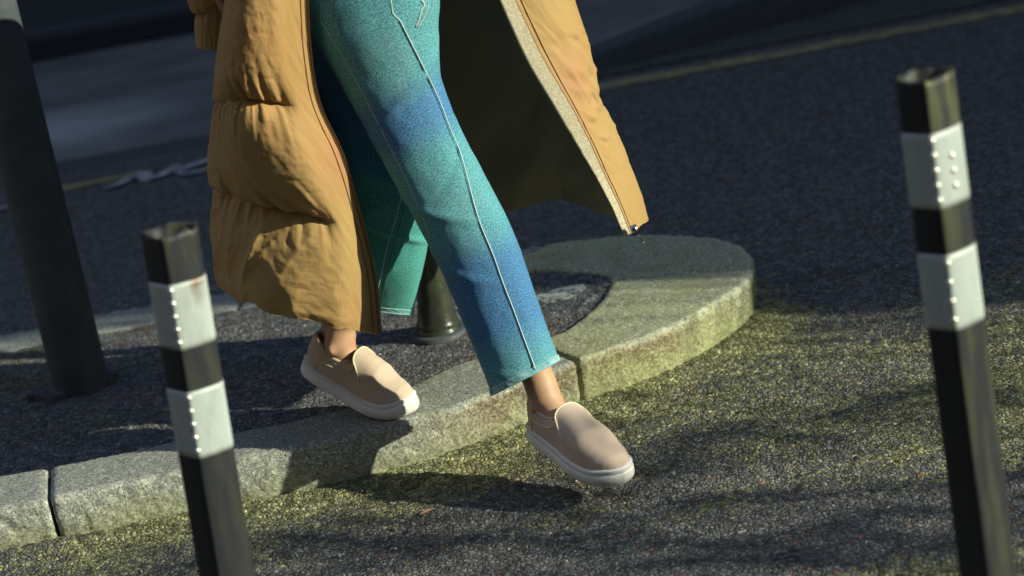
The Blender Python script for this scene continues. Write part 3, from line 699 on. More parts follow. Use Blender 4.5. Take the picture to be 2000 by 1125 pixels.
def bvh_of(o):
    me = o.data; vs = [v.co.copy() for v in me.vertices]; return BVHTree.FromPolygons(vs, [tuple(p.vertices) for p in me.polygons])
def on_surface(bvh, pix, off=.0006, n=60):
    out = []
    for p in catmull(np.array(pix, float), n):
        d = Vector(_ray(*p)).normalized(); hit = bvh.ray_cast(Vector(CAMP), d)
        if hit[0] is not None:
            nn = hit[1] if hit[1].dot(d) < 0 else -hit[1]
            out.append(np.array(hit[0]+nn*off))
    return np.array(out)
fb = bvh_of(fl); rb = bvh_of(rl)
def cord(name, bvh, pix, r, mat, off=.0004, n=80, parent=fl):
    path = on_surface(bvh, pix, off, n)
    if len(path) < 3: return
    for _ in range(5 if len(path) > 60 else 0): path[1:-1] = .5*path[1:-1]+.25*(path[2:]+path[:-2])
    B_ = Bag(); B_.tube(path, r, 6); return B_.build(name, mat, parent)
SEAM = [(781, 40), (797, 72), (828, 134), (859, 199), (878, 249), (900, 302), (912, 346), (936, 432), (965, 503), (983, 554), (1004, 608), (1024, 663), (1046, 722)]
cord('front_seam', fb, SEAM, .0011, mse.m, .0008, 160); cord('seam_shadow', fb, [(a-3.4, b+1.2) for a, b in SEAM], .0011, mgv.m, -.0004, 160)  # dark cord drawn beside the seam as its shadow line
cord('side_seam', fb, [(627, 42), (660, 96), (704, 174), (750, 265), (791, 345), (815, 400), (840, 462)], .0008, mth.m, -.0002, 80)
cord('front_seam', fb, [(763, 0), (767, 28)], .0014, mth.m, 0.0, 10); cord('seam_tack', fb, [(767, 26), (772, 32), (781, 40)], .0013, mth.m, 0, 10)
cord('fly_edge', fb, [(822, 0), (828, 8), (822, 22), (817, 40), (812, 52)], .0016, mth.m, .0006, 24)
cord('fly_edge', fb, [(836, -2), (835, 14), (828, 34), (816, 53)], .0009, mth.m, .0006, 24)
def stitches(name, bvh, pix, mat, L=.0032, gap=.0015, r=.00055, off=.0006, parent=fl):
    path = on_surface(bvh, pix, off, 240)
    if len(path) < 3: return
    d = np.r_[0, np.cumsum(np.linalg.norm(np.diff(path, axis=0), axis=1))]; s = 0; B_ = Bag()
    while s+L < d[-1]:
        seg = np.stack([np.interp([s, s+L/2, s+L], d, path[:, i]) for i in range(3)], -1); B_.tube(seg, r, 5); s += L+gap
    o = B_.build(name, mat, parent); return o
stitches('fly_stitching', fb, [(829, 6), (829, 16), (823, 36), (814, 50)], mty.m)
stitches('fly_stitching', fb, [(845, -4), (843, 14), (838, 26), (832, 34)], mty.m)
stitches('pocket_stitching', fb, [(627, 6), (629, 18), (626, 38)], mth.m)
# hem stitching running round both cuffs
for Pt, Nn, L_ in ((flP, flN, flL), (rlP, rlN, rlL)):
    k = int(len(Pt)*(1-.0135/L_)); ring = Pt[k]+Nn[k]*.0009; d = np.r_[0, np.cumsum(np.linalg.norm(np.diff(ring, axis=0), axis=1))]; s = 0; B_ = Bag()
    while s+.0035 < d[-1]:
        B_.tube(np.stack([np.interp([s, s+.0018, s+.0035], d, ring[:, i]) for i in range(3)], -1), .0006, 5); s += .005
    B_.build('hem_stitching', mth.m, fl)
    ring = Pt[-1]; B_ = Bag(); B_.tube(ring, .0013, 6, False); B_.build('hem_edge', md.m if False else Mat('worn_denim_edge', base=(.20, .42, .45)).m, fl)
cord('side_seam', rb, [(795, 330), (787, 372), (772, 430), (757, 480), (748, 520), (740, 556), (734, 600)], .0011, mth.m, .0, 80)
cord('side_seam', rb, [(801, 340), (796, 372), (783, 430), (768, 480), (757, 530), (748, 575), (743, 612)], .0008, mdi.m, .0, 80)

# --- shoes
def shoe_mats():
    mc = Mat('beige_nubuck', rough=.95, spec=.1); v = mc.pos()
    mc.set('Base Color', mc.mix(mc.noise(18, v, 4), (.58, .45, .36), (.63, .51, .41))); mc.bump(mc.noise(700, v, 3), .0004, .7); mc.set('Sheen Weight', .15)
    mr = Mat('white_rubber', rough=.55, base=(.80, .80, .78)); v = mr.pos(); mr.set('Base Color', mr.mix(mr.ramp(mr.noise(30, v, 5, .7), [(.50, 0.), (.85, .3)]), (.86, .86, .85), (.52, .52, .44)))
    mt = Mat('toe_bumper_rubber', rough=.6, base=(.74, .74, .68)); mt.bump(mt.voro(700), .0006, .8)
    me_ = Mat('elastic', rough=.9, base=(.27, .19, .13)); me_.bump(me_.noise(1, me_.pos((900, 40, 900)), 2), .0006)
    mpip = Mat('cream_piping', rough=.7, base=(.74, .66, .46))
    ml = Mat('shoe_lining', rough=.9, base=(.36, .29, .18))
    mst = Mat('stitch', rough=.8, base=(.45, .46, .50))
    return mc.m, mr.m, mt.m, me_.m, mpip.m, ml.m, mst.m
SM = shoe_mats()
SL = .275
def shoe(label, toe, head, pitch, bendf, side_bulge=1, roll=0., fill=0.):
    """toe: world point under the toe tip; head: heading of the toe; bendf(s) -> (dx, dz, angle) of the sole spine at s (0 heel, 1 toe), metres"""
    mc, mr, mt, mel, mpp, mln, mst = SM
    hd_ = np.array([head[0], head[1], 0.]); hd_ /= np.linalg.norm(hd_)
    fwd = hd_*math.cos(pitch)+np.array([0, 0, -math.sin(pitch)]); left = np.cross([0, 0, 1.], hd_); up = np.cross(fwd, left)
    left, up = left*math.cos(roll)+up*math.sin(roll), up*math.cos(roll)-left*math.sin(roll)
    sp = np.linspace(-.1, 1.1, 241); bx = np.zeros(241); bz = np.zeros(241); an = np.array([bendf(s) for s in sp])
    ds = np.diff(sp)*SL
    bx[1:] = np.cumsum(np.cos((an[1:]+an[:-1])/2)*ds); bz[1:] = np.cumsum(np.sin((an[1:]+an[:-1])/2)*ds)
    x1, z1 = np.interp(1., sp, bx), np.interp(1., sp, bz)
    def W(s, y, z):
        s, y, z = np.broadcast_arrays(np.asarray(s, float), y, z)
        a = np.interp(s, sp, an); X_ = np.interp(s, sp, bx)-x1-np.sin(a)*z; Z_ = np.interp(s, sp, bz)-z1+np.cos(a)*z
        return toe+X_[..., None]*fwd+y[..., None]*left+Z_[..., None]*up
    cs_ = np.array([0, .03, .08, .16, .28, .42, .56, .68, .78, .87, .93, .97, .99, 1.0])
    wl = np.array([0, .017, .0265, .0315, .0325, .034, .0405, .0455, .0465, .0425, .034, .0245, .015, 0])     # one side
    wr = np.array([0, .017, .0265, .0315, .0330, .0365, .0435, .0470, .0460, .0400, .031, .0215, .013, 0])
    off = np.array([0, 0, 0, 0, 0, 0, .001, .002, .003, .004, .005, .0055, .006, .006])*side_bulge
    def wid(s, sd): return np.interp(s, cs_, wl if sd*side_bulge > 0 else wr)
    def cen(s): return np.interp(s, cs_, off)
    # closed outline as angle list
    su = (1-np.cos(np.linspace(0, math.pi, 90)))/2
    out = [(s, cen(s)+wid(s, 1)) for s in su]+[(s, cen(s)-wid(s, -1)) for s in su[::-1][1:-1]]
    out = np.array(out)
    for _ in range(2): out = .5*out+.25*np.roll(out, 1, 0)+.25*np.roll(out, -1, 0)
    o3 = np.c_[out[:, 0]*SL, out[:, 1]]
    tg = np.roll(o3, -1, 0)-np.roll(o3, 1, 0); tg /= np.linalg.norm(tg, axis=1)[:, None]; on = np.stack([tg[:, 1], -tg[:, 0]], -1)
    if (on*(o3-o3.mean(0))).sum() < 0: on = -on
    SH = .032
    def sh(s): return SH+.005*sstep(.80, 1, s)+.001*sstep(.3, 0, s)
    def ringp(grow, zf):
        q_ = o3+on*grow; s = q_[:, 0]/SL; tspr = .004*sstep(.82, 1.0, s)**1.5
        zfv = zf*sh(s) if np.isscalar(zf) else zf
        return W(s, q_[:, 1], tspr*(1-zf*.3)+zfv)
    prof = [(-.012, 0.0), (-.004, 0.), (.002, .04), (.0050, .10), (.0066, .22), (.0060, .5), (.0052, .68), (.0044, .70), (.0036, .715), (.0036, .735), (.0046, .75), (.0050, .86), (.0044, .95), (.0028, 1.0), (-.001, 1.01)]
    R_ = np.array([ringp(g, z) for g, z in prof]); n = R_.shape[1]
    F = [(i*n+k, i*n+(k+1) % n, (i+1)*n+(k+1) % n, (i+1)*n+k) for i in range(len(prof)-1) for k in range(n)]+[tuple(range(n))]
    root = mesh('shoe', R_.reshape(-1, 3), F, mr); root.name = 'shoe'
    root['label'] = label
    # toe bumper
    tb = [k for k in range(n) if out[k][0] > .66]
    Bm = [ringp(g, z)[tb] for g, z in [(.0056, .16), (.0074, .2), (.0074, .4), (.0068, .60), (.0050, .64)]]
    gridmesh('toe_bumper', np.array(Bm), mt, root)
    # foxing stitches
    st = ringp(.0052, .93); B_ = Bag(); d = np.r_[0, np.cumsum(np.linalg.norm(np.diff(st, axis=0), axis=1))]; s = 0
    while s+.0026 < d[-1]:
        B_.tube(np.stack([np.interp([s, s+.0026], d, st[:, i]) for i in range(3)], -1), .00045, 4); s += .0042
    B_.build('sole_stitching', mst, root)
    # upper
    zt_s = np.array([0, .015, .04, .08, .14, .22, .32, .40, .45, .52, .60, .70, .80, .88, .94, .98, 1.])
    zt_v = np.array([.030, .050, .066, .070, .062, .050, .048, .056, .073, .0715, .067, .0595, .0475, .0345, .023, .011, .001])
    zt_v = zt_v+fill*np.exp(-((zt_s-.66)/.15)**2)
    zt_s2 = zt_s
    def ztop(s): return np.interp(s, zt_s2, zt_v)
    S0, S1 = .045, .455
    def wopen(s):
        c_, h_ = (S0+S1)/2, (S1-S0)/2; t = np.clip(1-((s-c_)/h_)**2, 0, 1); return .027*np.sqrt(t)**.75
    def U(s, sd, b, o=0.):
        s = np.asarray(s, float); b = np.asarray(b, float)
        def base(s, b):
            s = np.clip(s, .002, .998)
            w_ = wid(s, sd)-.0006; wo = np.minimum(wopen(s), w_*.86)
            cb, sb = np.cos(b*math.pi/2), np.sin(b*math.pi/2)
            y = wo+(w_-wo)*cb**.85; z = ztop(s)*sb**np.where(s > .45, .78, .85)
            y = y+.003*np.sin(b*math.pi)*(1-sstep(.4, .6, s))
            return W(s, cen(s)+sd*y, sh(s)-.003+z+.004*sstep(.82, 1., s))
        p = base(s, b); e = 1e-3
        ps = base(s+e, b)-base(s-e, b); pb = base(s, np.minimum(b+e, 1))-base(s, np.maximum(b-e, 0))
        nn = np.cross(ps, pb); nn /= np.linalg.norm(nn, axis=-1)[..., None]+1e-12
        c0 = W(s, cen(s), .02); sg = np.sign(((p-c0)*nn).sum(-1))[..., None]
        return p+nn*sg*o if np.isscalar(o) else p+nn*sg*o[..., None]
    sg_ = np.r_[np.linspace(.0, .1, 24), np.linspace(.1, .9, 110)[1:], np.linspace(.9, 1., 24)[1:]]; bb = np.linspace(0, 1, 34)
    rows = np.array([[0]])
    Sg, Bg = np.meshgrid(sg_, bb, indexing='ij')
    L1, L2 = U(Sg, 1, Bg), U(Sg, -1, Bg)
    gridmesh('upper', np.concatenate([L1, L2[:, ::-1]], 1)[:, :34], mc, root)
    gridmesh('upper', L2, mc, root)
    # inner lining
    So, Bo = np.meshgrid(np.linspace(S0+.005, S1-.005, 60), np.linspace(.15, 1, 14), indexing='ij')
    for sd in (1, -1): gridmesh('lining', U(So, sd, Bo, -.0035), mln, root)
    # padded collar along the opening, open at the throat
    th = np.linspace(0, 1, 50); sc_ = S0+.004+(S1-.06-S0)*(1-np.cos(th*math.pi/2))
    pathc = np.concatenate([U(sc_[::-1], 1, np.full(50, .985), -.001), U(sc_[1:], -1, np.full(49, .985), -.001)])
    B_ = Bag(); B_.tube(pathc, .0044, 10); B_.build('collar', mc, root)
    for sd in (1, -1):
        # elastic gore: dark wedge between vamp flap and quarter
        g = []
        for t in np.linspace(0, 1, 14):
            s0_, s1_ = .36+.17*t, .50+.06*t
            g.append([U(np.array(s0_+(s1_-s0_)*u_), sd, np.array(.97-.66*t), .0009) for u_ in np.linspace(0, 1, 8)])
        gridmesh('elastic_gore', np.array(g), mel, root)
        # quarter panel edge with piping
        qp = np.array([(.14, .02), (.16, .25), (.20, .36), (.26, .42), (.34, .47), (.44, .45), (.51, .38), (.566, .285)]); qc = catmull(qp, 40)
        B_ = Bag(); B_.tube(np.array([U(a, sd, b, .0010+.003*float(sstep(.5, .566, a))) for a, b in qc]), .0012, 6); B_.build('piping', mpp, root)
    # vamp flap with rounded upper corners, standing proud of the throat
    def flap_pt(u_, t):   # u_ -1..1 across, t 0 top edge .. 1 toe side
        half = .48+.24*min(t/.26, 1.); b = 1-abs(u_)*half; sd = 1 if u_ >= 0 else -1
        top = .415+.045*abs(u_)**3+.02*(abs(u_)**8); s = top+(.80-top)*t
        fadeo = (1-sstep(.72, 1.0, t)); lift = .0030*fadeo+(.0045*(1-t)**5)
        if t < .0: s = top
        p = U(np.array(max(s, S1+.002)), sd, np.array(b), lift)
        ext = max(0, S1+.002-s)
        if ext > 0:
            a0 = U(np.array(S1+.002), sd, np.array(b), lift); a1 = U(np.array(S1+.03), sd, np.array(b), lift); dv = a0-a1; dv /= np.linalg.norm(dv); p = a0+dv*ext*SL*1.0
        return p
    Fp = np.array([[flap_pt(u_, t) for u_ in np.linspace(-1, 1, 61)] for t in np.r_[np.linspace(0, .3, 24), np.linspace(.3, 1, 24)[1:]]])
    # smooth the crown line where both halves meet
    for _ in range(3): Fp[:, 1:-1] = .5*Fp[:, 1:-1]+.25*Fp[:, 2:]+.25*Fp[:, :-2]
    gridmesh('vamp', Fp, mc, root)
    e1 = [Fp[i, 0] for i in range(21, 0, -1)]+[Fp[0, j] for j in range(0, 61)]+[Fp[i, -1] for i in range(1, 22)]
    B_ = Bag(); B_.tube(catmull(np.array(e1), 160), .0017, 6); B_.build('vamp_piping', mpp, root)
    inset = Fp[1:28, 1:-1]; vin = np.array([[p+(np.array(W(np.array(.45), np.array(cen(.45)), np.array(.03)))-p)*.03 for p in r_] for r_ in Fp[0:12, :]])
    gridmesh('vamp_lining', vin, mln, root)
    # insole so the foot rests on something
    return root, W
toeF = G(1212, 951, .035)
fs, WF = shoe('front beige slip-on shoe held just above the road', toeF, (.118, -.20), math.radians(9.5), lambda s: .10*sstep(.78, 1., s)*0 + 0., 1)
fs.parent = person
def bend_rear(s): return -math.radians(27)*sstep(1.0, .38, s)
toeR = G(813, 805, KH+.002)
rs, WR = shoe('rear beige slip-on shoe with raised heel, toe on the kerb', toeR, (.18, -.118), 0., bend_rear, -1, 0., .004)
rs.parent = person

# --- body: one continuous surface (voxel-joined) with feet, ankles, legs, trunk, arms, hands and head
def capsule(bm, a, b, ra, rb_, seg=20):
    a, b = np.array(a, float), np.array(b, float); t = b-a; L = np.linalg.norm(t); R = Vector(t).to_track_quat('Z', 'Y').to_matrix(); R = np.array(R)
    prof = [(ra*math.sin(q), -ra*math.cos(q)) for q in np.linspace(.01, math.pi/2, 6)]+[(ra+(rb_-ra)*k/6, L*k/6) for k in range(1, 6)]+[(rb_*math.cos(q), L+rb_*math.sin(q)) for q in np.linspace(0, math.pi/2-.01, 6)]
    vs = [[bm.verts.new(a+R@np.array([r*math.cos(2*math.pi*k/seg), r*math.sin(2*math.pi*k/seg), z])) for k in range(seg)] for r, z in prof]
    for i in range(len(vs)-1):
        for k in range(seg): bm.faces.new((vs[i][k], vs[i][(k+1) % seg], vs[i+1][(k+1) % seg], vs[i+1][k]))
    bm.faces.new(vs[0][::-1]); bm.faces.new(vs[-1])
def ellipsoid(bm, c, r, R=None, seg=24):
    res = bmesh.ops.create_uvsphere(bm, u_segments=seg, v_segments=seg//2, radius=1)
    for v in res['verts']:
        p = np.array(v.co)*np.array(r); v.co = (np.array(R)@p if R is not None else p)+np.array(c)
bm = bmesh.new()
ankF = P(1066, 782, 4.294); midF = P(1050, 735, 4.308); kneeF = P(855, 335, 4.385); hipF = P(735, -60, 4.43)
ankR = P(662, 676, 4.604); midR = P(668, 636, 4.615); kneeR = P(765, 330, 4.53); hipR = P(690, -60, 4.50)
def lowleg(ank, mid, knee, hip, W, sd):
    calf = mid*.45+knee*.55
    capsule(bm, ank, mid, .0325, .0315); capsule(bm, mid, calf, .0315, .047); capsule(bm, calf, knee, .047, .050); capsule(bm, knee, hip, .046, .066)
    heel = W(.13, .0, .034+.020); ball = W(.70, .0, .034+.010); arch = W(.42, 0., .052); toe_ = W(.86, .003, .034+.008)
    capsule(bm, ank, heel, .031, .020); capsule(bm, ank, arch, .029, .024); capsule(bm, heel, ball, .0185, .020); capsule(bm, ball, toe_, .020, .010)
    dirv = np.array(W(.6, 0, .03))-np.array(W(.4, 0, .03)); dirv /= np.linalg.norm(dirv); upv = mid-ank; upv /= np.linalg.norm(upv); lat_ = np.cross(upv, dirv); lat_ /= np.linalg.norm(lat_)
    for s_ in (1, -1):   # ankle bones
        ellipsoid(bm, ank+lat_*s_*.0262-upv*.010+dirv*.002*s_, (.0115, .0115, .013))
    capsule(bm, ank-dirv*.029+upv*.06, heel-dirv*.008+upv*.012, .011, .013)        # Achilles tendon
    capsule(bm, ank+dirv*.026+upv*.02, arch+upv*.018+dirv*.0, .008, .007)            # front tendon
    capsule(bm, ank+dirv*.024+lat_*.010+upv*.02, arch+upv*.016+lat_*.01, .006, .006)
lowleg(ankF, midF, kneeF, hipF, WF, 1); lowleg(ankR, midR, kneeR, hipR, WR, -1)
pel = (hipF+hipR)/2+np.array([0, .03, .04]); chest = pel+np.array([.0, .0, .36]); neck = chest+np.array([0, -.01, .17]); headc = neck+np.array([0, -.02, .17])
capsule(bm, hipF, pel, .085, .095); capsule(bm, hipR, pel, .085, .095); capsule(bm, pel, chest, .105, .115); capsule(bm, chest+np.array([-.11, 0, .06]), chest+np.array([.11, 0, .06]), .065, .065); capsule(bm, chest, neck, .08, .048)
capsule(bm, neck, headc, .046, .05); ellipsoid(bm, headc, (.072, .092, .112)); ellipsoid(bm, headc+np.array([0, -.06, -.045]), (.045, .04, .05)); capsule(bm, headc+np.array([0, -.088, .01]), headc+np.array([0, -.104, -.02]), .008, .012)
for s_ in (1, -1):
    ellipsoid(bm, headc+np.array([s_*.073, .0, -.005]), (.01, .018, .03)); ellipsoid(bm, headc+np.array([s_*.03, -.08, .01]), (.013, .010, .009))
capsule(bm, headc+np.array([-.018, -.093, -.048]), headc+np.array([.018, -.093, -.048]), .007, .007)
handL = P(412, -75, 4.50)
for s_, hnd in ((-1, handL), (1, pel+np.array([.30, .02, .24]))):
    sh_ = chest+np.array([s_*.17, 0, .06]); el = sh_*.45+hnd*.55+np.array([s_*.03, .06, -.02])
    capsule(bm, sh_, el, .052, .040); capsule(bm, el, hnd, .040, .024)
    dn = np.array([0, -.05, -1.]); dn /= np.linalg.norm(dn); palm = hnd+dn*.05
    for j in range(4):
        kx = np.array([0, (j-1.5)*.019, 0]); a = palm+kx; L_ = (.066, .074, .07, .055)[j]
        capsule(bm, hnd+kx*.5, a+dn*.02, .012, .011, 10); m_ = a+dn*(.02+L_*.5)+np.array([-s_*.006, 0, 0]); capsule(bm, a+dn*.02, m_, .0085, .008, 10); capsule(bm, m_, m_+dn*L_*.45+np.array([-s_*.018, 0, 0]), .008, .0065, 10)
    capsule(bm, hnd+np.array([0, -.02, -.02]), hnd+np.array([0, -.045, -.055]), .011, .0095, 10); capsule(bm, hnd+np.array([0, -.045, -.055]), hnd+np.array([-s_*.01, -.05, -.085]), .0095, .0075, 10)
me = bpy.data.meshes.new('body'); bm.to_mesh(me); bm.free()
body = bpy.data.objects.new('body', me); COL.objects.link(body)
rmd = body.modifiers.new('r', 'REMESH'); rmd.mode = 'VOXEL'; rmd.voxel_size = .0042; rmd.use_smooth_shade = True
smd = body.modifiers.new('s', 'SMOOTH'); smd.iterations = 7; smd.factor = .6
dg = bpy.context.evaluated_depsgraph_get(); me2 = bpy.data.meshes.new_from_object(body.evaluated_get(dg)); body.modifiers.clear(); body.data = me2; me2.name = 'body'
msk = Mat('skin', rough=.5, spec=.4); v = msk.pos()
msk.set('Base Color', msk.mix(msk.ramp(msk.noise(22, v, 5, .6), [(.3, 0.), (.7, 1.)]), (.50, .28, .17), (.60, .38, .25))); msk.bump(msk.noise(500, v, 3), .0003, .6)
msk.set('Subsurface Weight', .12); msk.set('Subsurface Radius', (.008, .003, .0015)); msk.set('Subsurface Scale', 1.0)
me2.materials.clear(); me2.materials.append(msk.m); me2.polygons.foreach_set('use_smooth', [True]*len(me2.polygons)); body.parent = person
hb_ = bmesh.new(); ellipsoid(hb_, headc+np.array([0, .022, .022]), (.084, .094, .112)); capsule(hb_, headc+np.array([0, .06, 0]), chest+np.array([0, .12, .05]), .07, .045)
hme = bpy.data.meshes.new('hair'); hb_.to_mesh(hme); hb_.free(); hair = bpy.data.objects.new('hair', hme); COL.objects.link(hair); mh = Mat('hair', rough=.6, base=(.05, .03, .02)); hme.materials.append(mh.m); hair.parent = person

# --- puffer coat
KN = {  # knots round the coat, left zip -> right zip: (px, py, y)
 'A': [(590, -330, 4.28), (545, -335, 4.23), (485, -330, 4.235), (452, -330, 4.36), (520, -340, 4.66), (750, -380, 4.76), (960, -390, 4.72), (1050, -340, 4.56), (1000, -315, 4.44), (900, -300, 4.38)],
 'B': [(596, 0, 4.31), (545, 5, 4.27), (480, 8, 4.255), (443, 10, 4.385), (520, -20, 4.70), (750, -60, 4.80), (985, -70, 4.76), (1124, 5, 4.58), (1072, 15, 4.45), (1006, 0, 4.42)],
 'M': [(603, 105, 4.325), (550, 110, 4.28), (475, 110, 4.268), (427, 112, 4.39), (510, 80, 4.72), (755, 20, 4.82), (1020, 10, 4.78), (1150, 85, 4.60), (1108, 95, 4.46), (1056, 105, 4.425)],
 'C': [(621, 204, 4.34), (565, 208, 4.295), (475, 203, 4.285), (422, 200, 4.40), (500, 160, 4.73), (760, 100, 4.84), (1040, 90, 4.80), (1172, 188, 4.61), (1150, 205, 4.47), (1118, 213, 4.43)],
 'D': [(665, 300, 4.355), (605, 318, 4.305), (500, 320, 4.315), (421, 305, 4.43), (500, 260, 4.74), (790, 200, 4.85), (1055, 175, 4.82), (1201, 248, 4.62), (1180, 268, 4.475), (1150, 275, 4.435)],
 'E': [(703, 428, 4.385), (645, 437, 4.33), (525, 413, 4.35), (423, 372, 4.47), (515, 340, 4.75), (820, 290, 4.87), (1070, 255, 4.84), (1226, 312, 4.63), (1210, 335, 4.48), (1182, 345, 4.44)],
 'F': [(730, 540, 4.405), (665, 547, 4.35), (530, 523, 4.35), (428, 475, 4.48), (530, 420, 4.76), (850, 360, 4.88), (1085, 330, 4.85), (1248, 375, 4.64), (1235, 395, 4.485), (1208, 400, 4.44)],
 'H': [(741, 652, 4.425), (676, 642, 4.37), (548, 608, 4.362), (440, 572, 4.49), (545, 500, 4.76), (870, 430, 4.88), (1100, 383, 4.86), (1261, 424, 4.65), (1250, 442, 4.50), (1231, 457, 4.44)]}
rowsK = np.array([[P(*k) for k in KN[r_]] for r_ in 'ABMCDEFH'])
VR = np.array([-.62, 0, .19, .38, .57, .80, 1.0, 1.19])      # row parameter; quilting seams at C, E and on up
NU, NV = 640, 460
# u: parameter by arc length of the mean row
dl = np.linalg.norm(np.diff(rowsK, axis=1), axis=2).mean(0); ku = np.r_[0, np.cumsum(dl)]; ku /= ku[-1]
uu = np.linspace(0, 1, NU); vv_ = np.linspace(VR[0], VR[-1], NV)
def interp_rows(K, x, ksrc, axis_):
    K = np.moveaxis(K, axis_, 0); m = np.gradient(K, ksrc, axis=0); i = np.clip(np.searchsorted(ksrc, x, side='right')-1, 0, len(ksrc)-2)
    h = (ksrc[i+1]-ksrc[i]).reshape(-1, 1, 1); t = ((x-ksrc[i]).reshape(-1, 1, 1))/h
    r_ = (2*t**3-3*t**2+1)*K[i]+(t**3-2*t**2+t)*h*m[i]+(-2*t**3+3*t**2)*K[i+1]+(t**3-t**2)*h*m[i+1]
    return np.moveaxis(r_, 0, axis_)
S1_ = interp_rows(rowsK, uu, ku, 1); S2_ = interp_rows(S1_, vv_, VR, 0)     # (NV, NU, 3)
def normals(S):
    du = np.gradient(S, axis=1); dv = np.gradient(S, axis=0); n = np.cross(du, dv); return n/(np.linalg.norm(n, axis=2)[..., None]+1e-12)
Nn = normals(S2_)
cmid = S2_.mean(1)[:, None]; 
if ((S2_-cmid)*Nn).sum() < 0: Nn = -Nn
UU, VV = np.meshgrid(uu, vv_)
um = UU*2.35; arcv = VV*.54                                             # metres along the cloth, about
seams = [-.42, .38, .80, 1.55]
plk = sstep(.0, 1, (UU-.030)/.030)*(1-sstep(ku[3]+.05, ku[4], UU)*.8)*(1-sstep(ku[6], ku[7]-.01, UU)*.75)*(1-sstep(ku[8], 1., UU))      # flat placket next to the zips
disp = np.zeros_like(UU); shade_ = 0
for k in range(len(seams)-1):
    a, b = seams[k], seams[k+1]; t = (VV-a)/(b-a); ok = (t >= 0) & (t <= 1)
    prof = np.clip(t, 0, 1)**.62; prof = np.sin(np.clip(prof, 0, 1)*math.pi*.5)*np.clip(1-np.clip(t, 0, 1)**9, 0, 1)**.55
    lo = (1-np.exp(-np.clip(t, 0, 1)/.06))
    p = np.minimum(lo, 1)*np.clip(1-np.clip(t, 0, 1)**12, 0, 1)**.6
    disp = np.where(ok, (p-1)*.026+np.sin(np.clip(t, 0, 1)*math.pi)**.8*.010, disp)
disp = np.where(VV < seams[0], 0, disp)*(1-.85*np.exp(-((UU-ku[3])/.055)**2))
disp *= plk
# gathers: ridges running down from and up to each seam line
for k, s0 in enumerate(seams):
    dd = (VV-s0)*.54
    for side_, ln, am, f in ((1, .038, .0085, 56), (-1, .045, .0165, 46)):
        e = np.where(dd*side_ > 0, np.exp(-(abs(dd)/ln)**1.2)*np.clip(abs(dd)/.006, 0, 1), 0)
        lean = um+side_*(-dd)*(.45 if side_ < 0 else .1)
        g = vnoise(lean*f, VV*3+k*5, 0, 200+k+side_)*.6+vnoise(lean*f*2.1, VV*6+k*5, 0, 210+k+side_)*.35
        g = np.sign(g)*abs(g)**.7
        disp += e*am*g*plk*sstep(0, .08, UU)
# broad creases of the thin shell, running diagonally in the lowest panel
low = sstep(.80, .90, VV)*(1-sstep(ku[4], ku[5], UU))*plk
dg1 = um*1.0-VV*.54*.75
cr = 1-abs(vnoise(dg1*13+.8*vnoise(um*5, VV*3, 0, 301), VV*2.2, 0, 302)); cr2 = 1-abs(vnoise(dg1*26, VV*5, 0, 303))
disp += low*(.0085*(cr**3-.4)+.0026*(cr2**4-.3))
up_ = (1-sstep(.80, .86, VV))*plk
dg2 = um-VV*.54*.25
disp += up_*.0007*(fbm(dg2*16, VV*5, 0, 3, 305))
disp += plk*.0009*fbm(um*45, VV*40, 0, 3, 306)+.0006*fbm(um*60+VV*20, VV*10, 0, 2, 308)
disp -= .008*np.exp(-((VV-.385-.03*vnoise(UU*30, 0*VV, 0, 351))/.012)**2)*sstep(ku[6]+.02, ku[7]-.02, UU)*(1-sstep(ku[7]+.03, ku[8]+.02, UU))
fl_ = sstep(ku[7]-.03, ku[7], UU)*(1-sstep(.965, .995, UU))
for (v0, am_) in ((.17, .003), (.30, .0035), (.42, .003), (.58, .002)): disp += fl_*am_*vnoise(VV*26+UU*18, UU*60, 0, 352)*np.exp(-((VV-v0)/.05)**2)*2
# hem: turned under, with a scalloped edge
hm = sstep(1.15, 1.19, VV); disp -= hm*.005*plk
SH_ = S2_+Nn*disp[..., None]
dnv = np.gradient(S2_, axis=0); dnv /= np.linalg.norm(dnv, axis=2)[..., None]
SH_ += dnv*(hm*(.007*vnoise(um*22, 0*VV, 0, 330)+.004*vnoise(um*50, 0*VV, 0, 331))*plk)[..., None]
mco = Mat('tan_nylon', rough=.68, spec=.22); q = mco.pos(attr='q')
n1 = mco.noise(2.6, q, 3, .5); red = mco.ramp(n1, [(.53, 0.), (.64, 1.)])
c = mco.mix(mco.ramp(mco.noise(1.6, q, 3), [(.35, 0.), (.65, 1.)]), (.41, .235, .086), (.44, .31, .125))
c = mco.mix(mco.math('MULTIPLY', mco.attr('rose'), .9, True), c, (.46, .22, .12))
mco.set('Base Color', c)
fine = mco.noise(1, mco.pos((120, 30, 120), attr='q'), 4, .6); f2 = mco.noise(1, mco.pos((38, 60, 38), attr='q'), 5, .65); f3 = mco.noise(900, q, 2)
mco.bump(mco.math('ADD', mco.math('MULTIPLY', f2, .5), mco.math('ADD', fine, mco.math('MULTIPLY', f3, .05))), .0010, .7)
mco.set('Sheen Weight', .06)
def rosemap(Pp):
    r_ = np.zeros(Pp.shape[:-1])
    for (a, b, y, rad, am) in ((650, 285, 4.40, .075, 1.), (1122, 158, 4.45, .075, .6), (700, 600, 4.45, .07, .5), (470, 30, 4.3, .05, .5)):
        r_ += am*np.exp(-((np.linalg.norm(Pp-P(a, b, y), axis=-1)/rad)**2))
    return r_
qv = np.stack([um, arcv, np.zeros_like(um)], -1)
coat = gridmesh('puffer_coat', SH_, mco.m, attrs={'q': ('FLOAT_VECTOR', qv), 'rose': ('FLOAT', rosemap(SH_))})
coat.parent = person
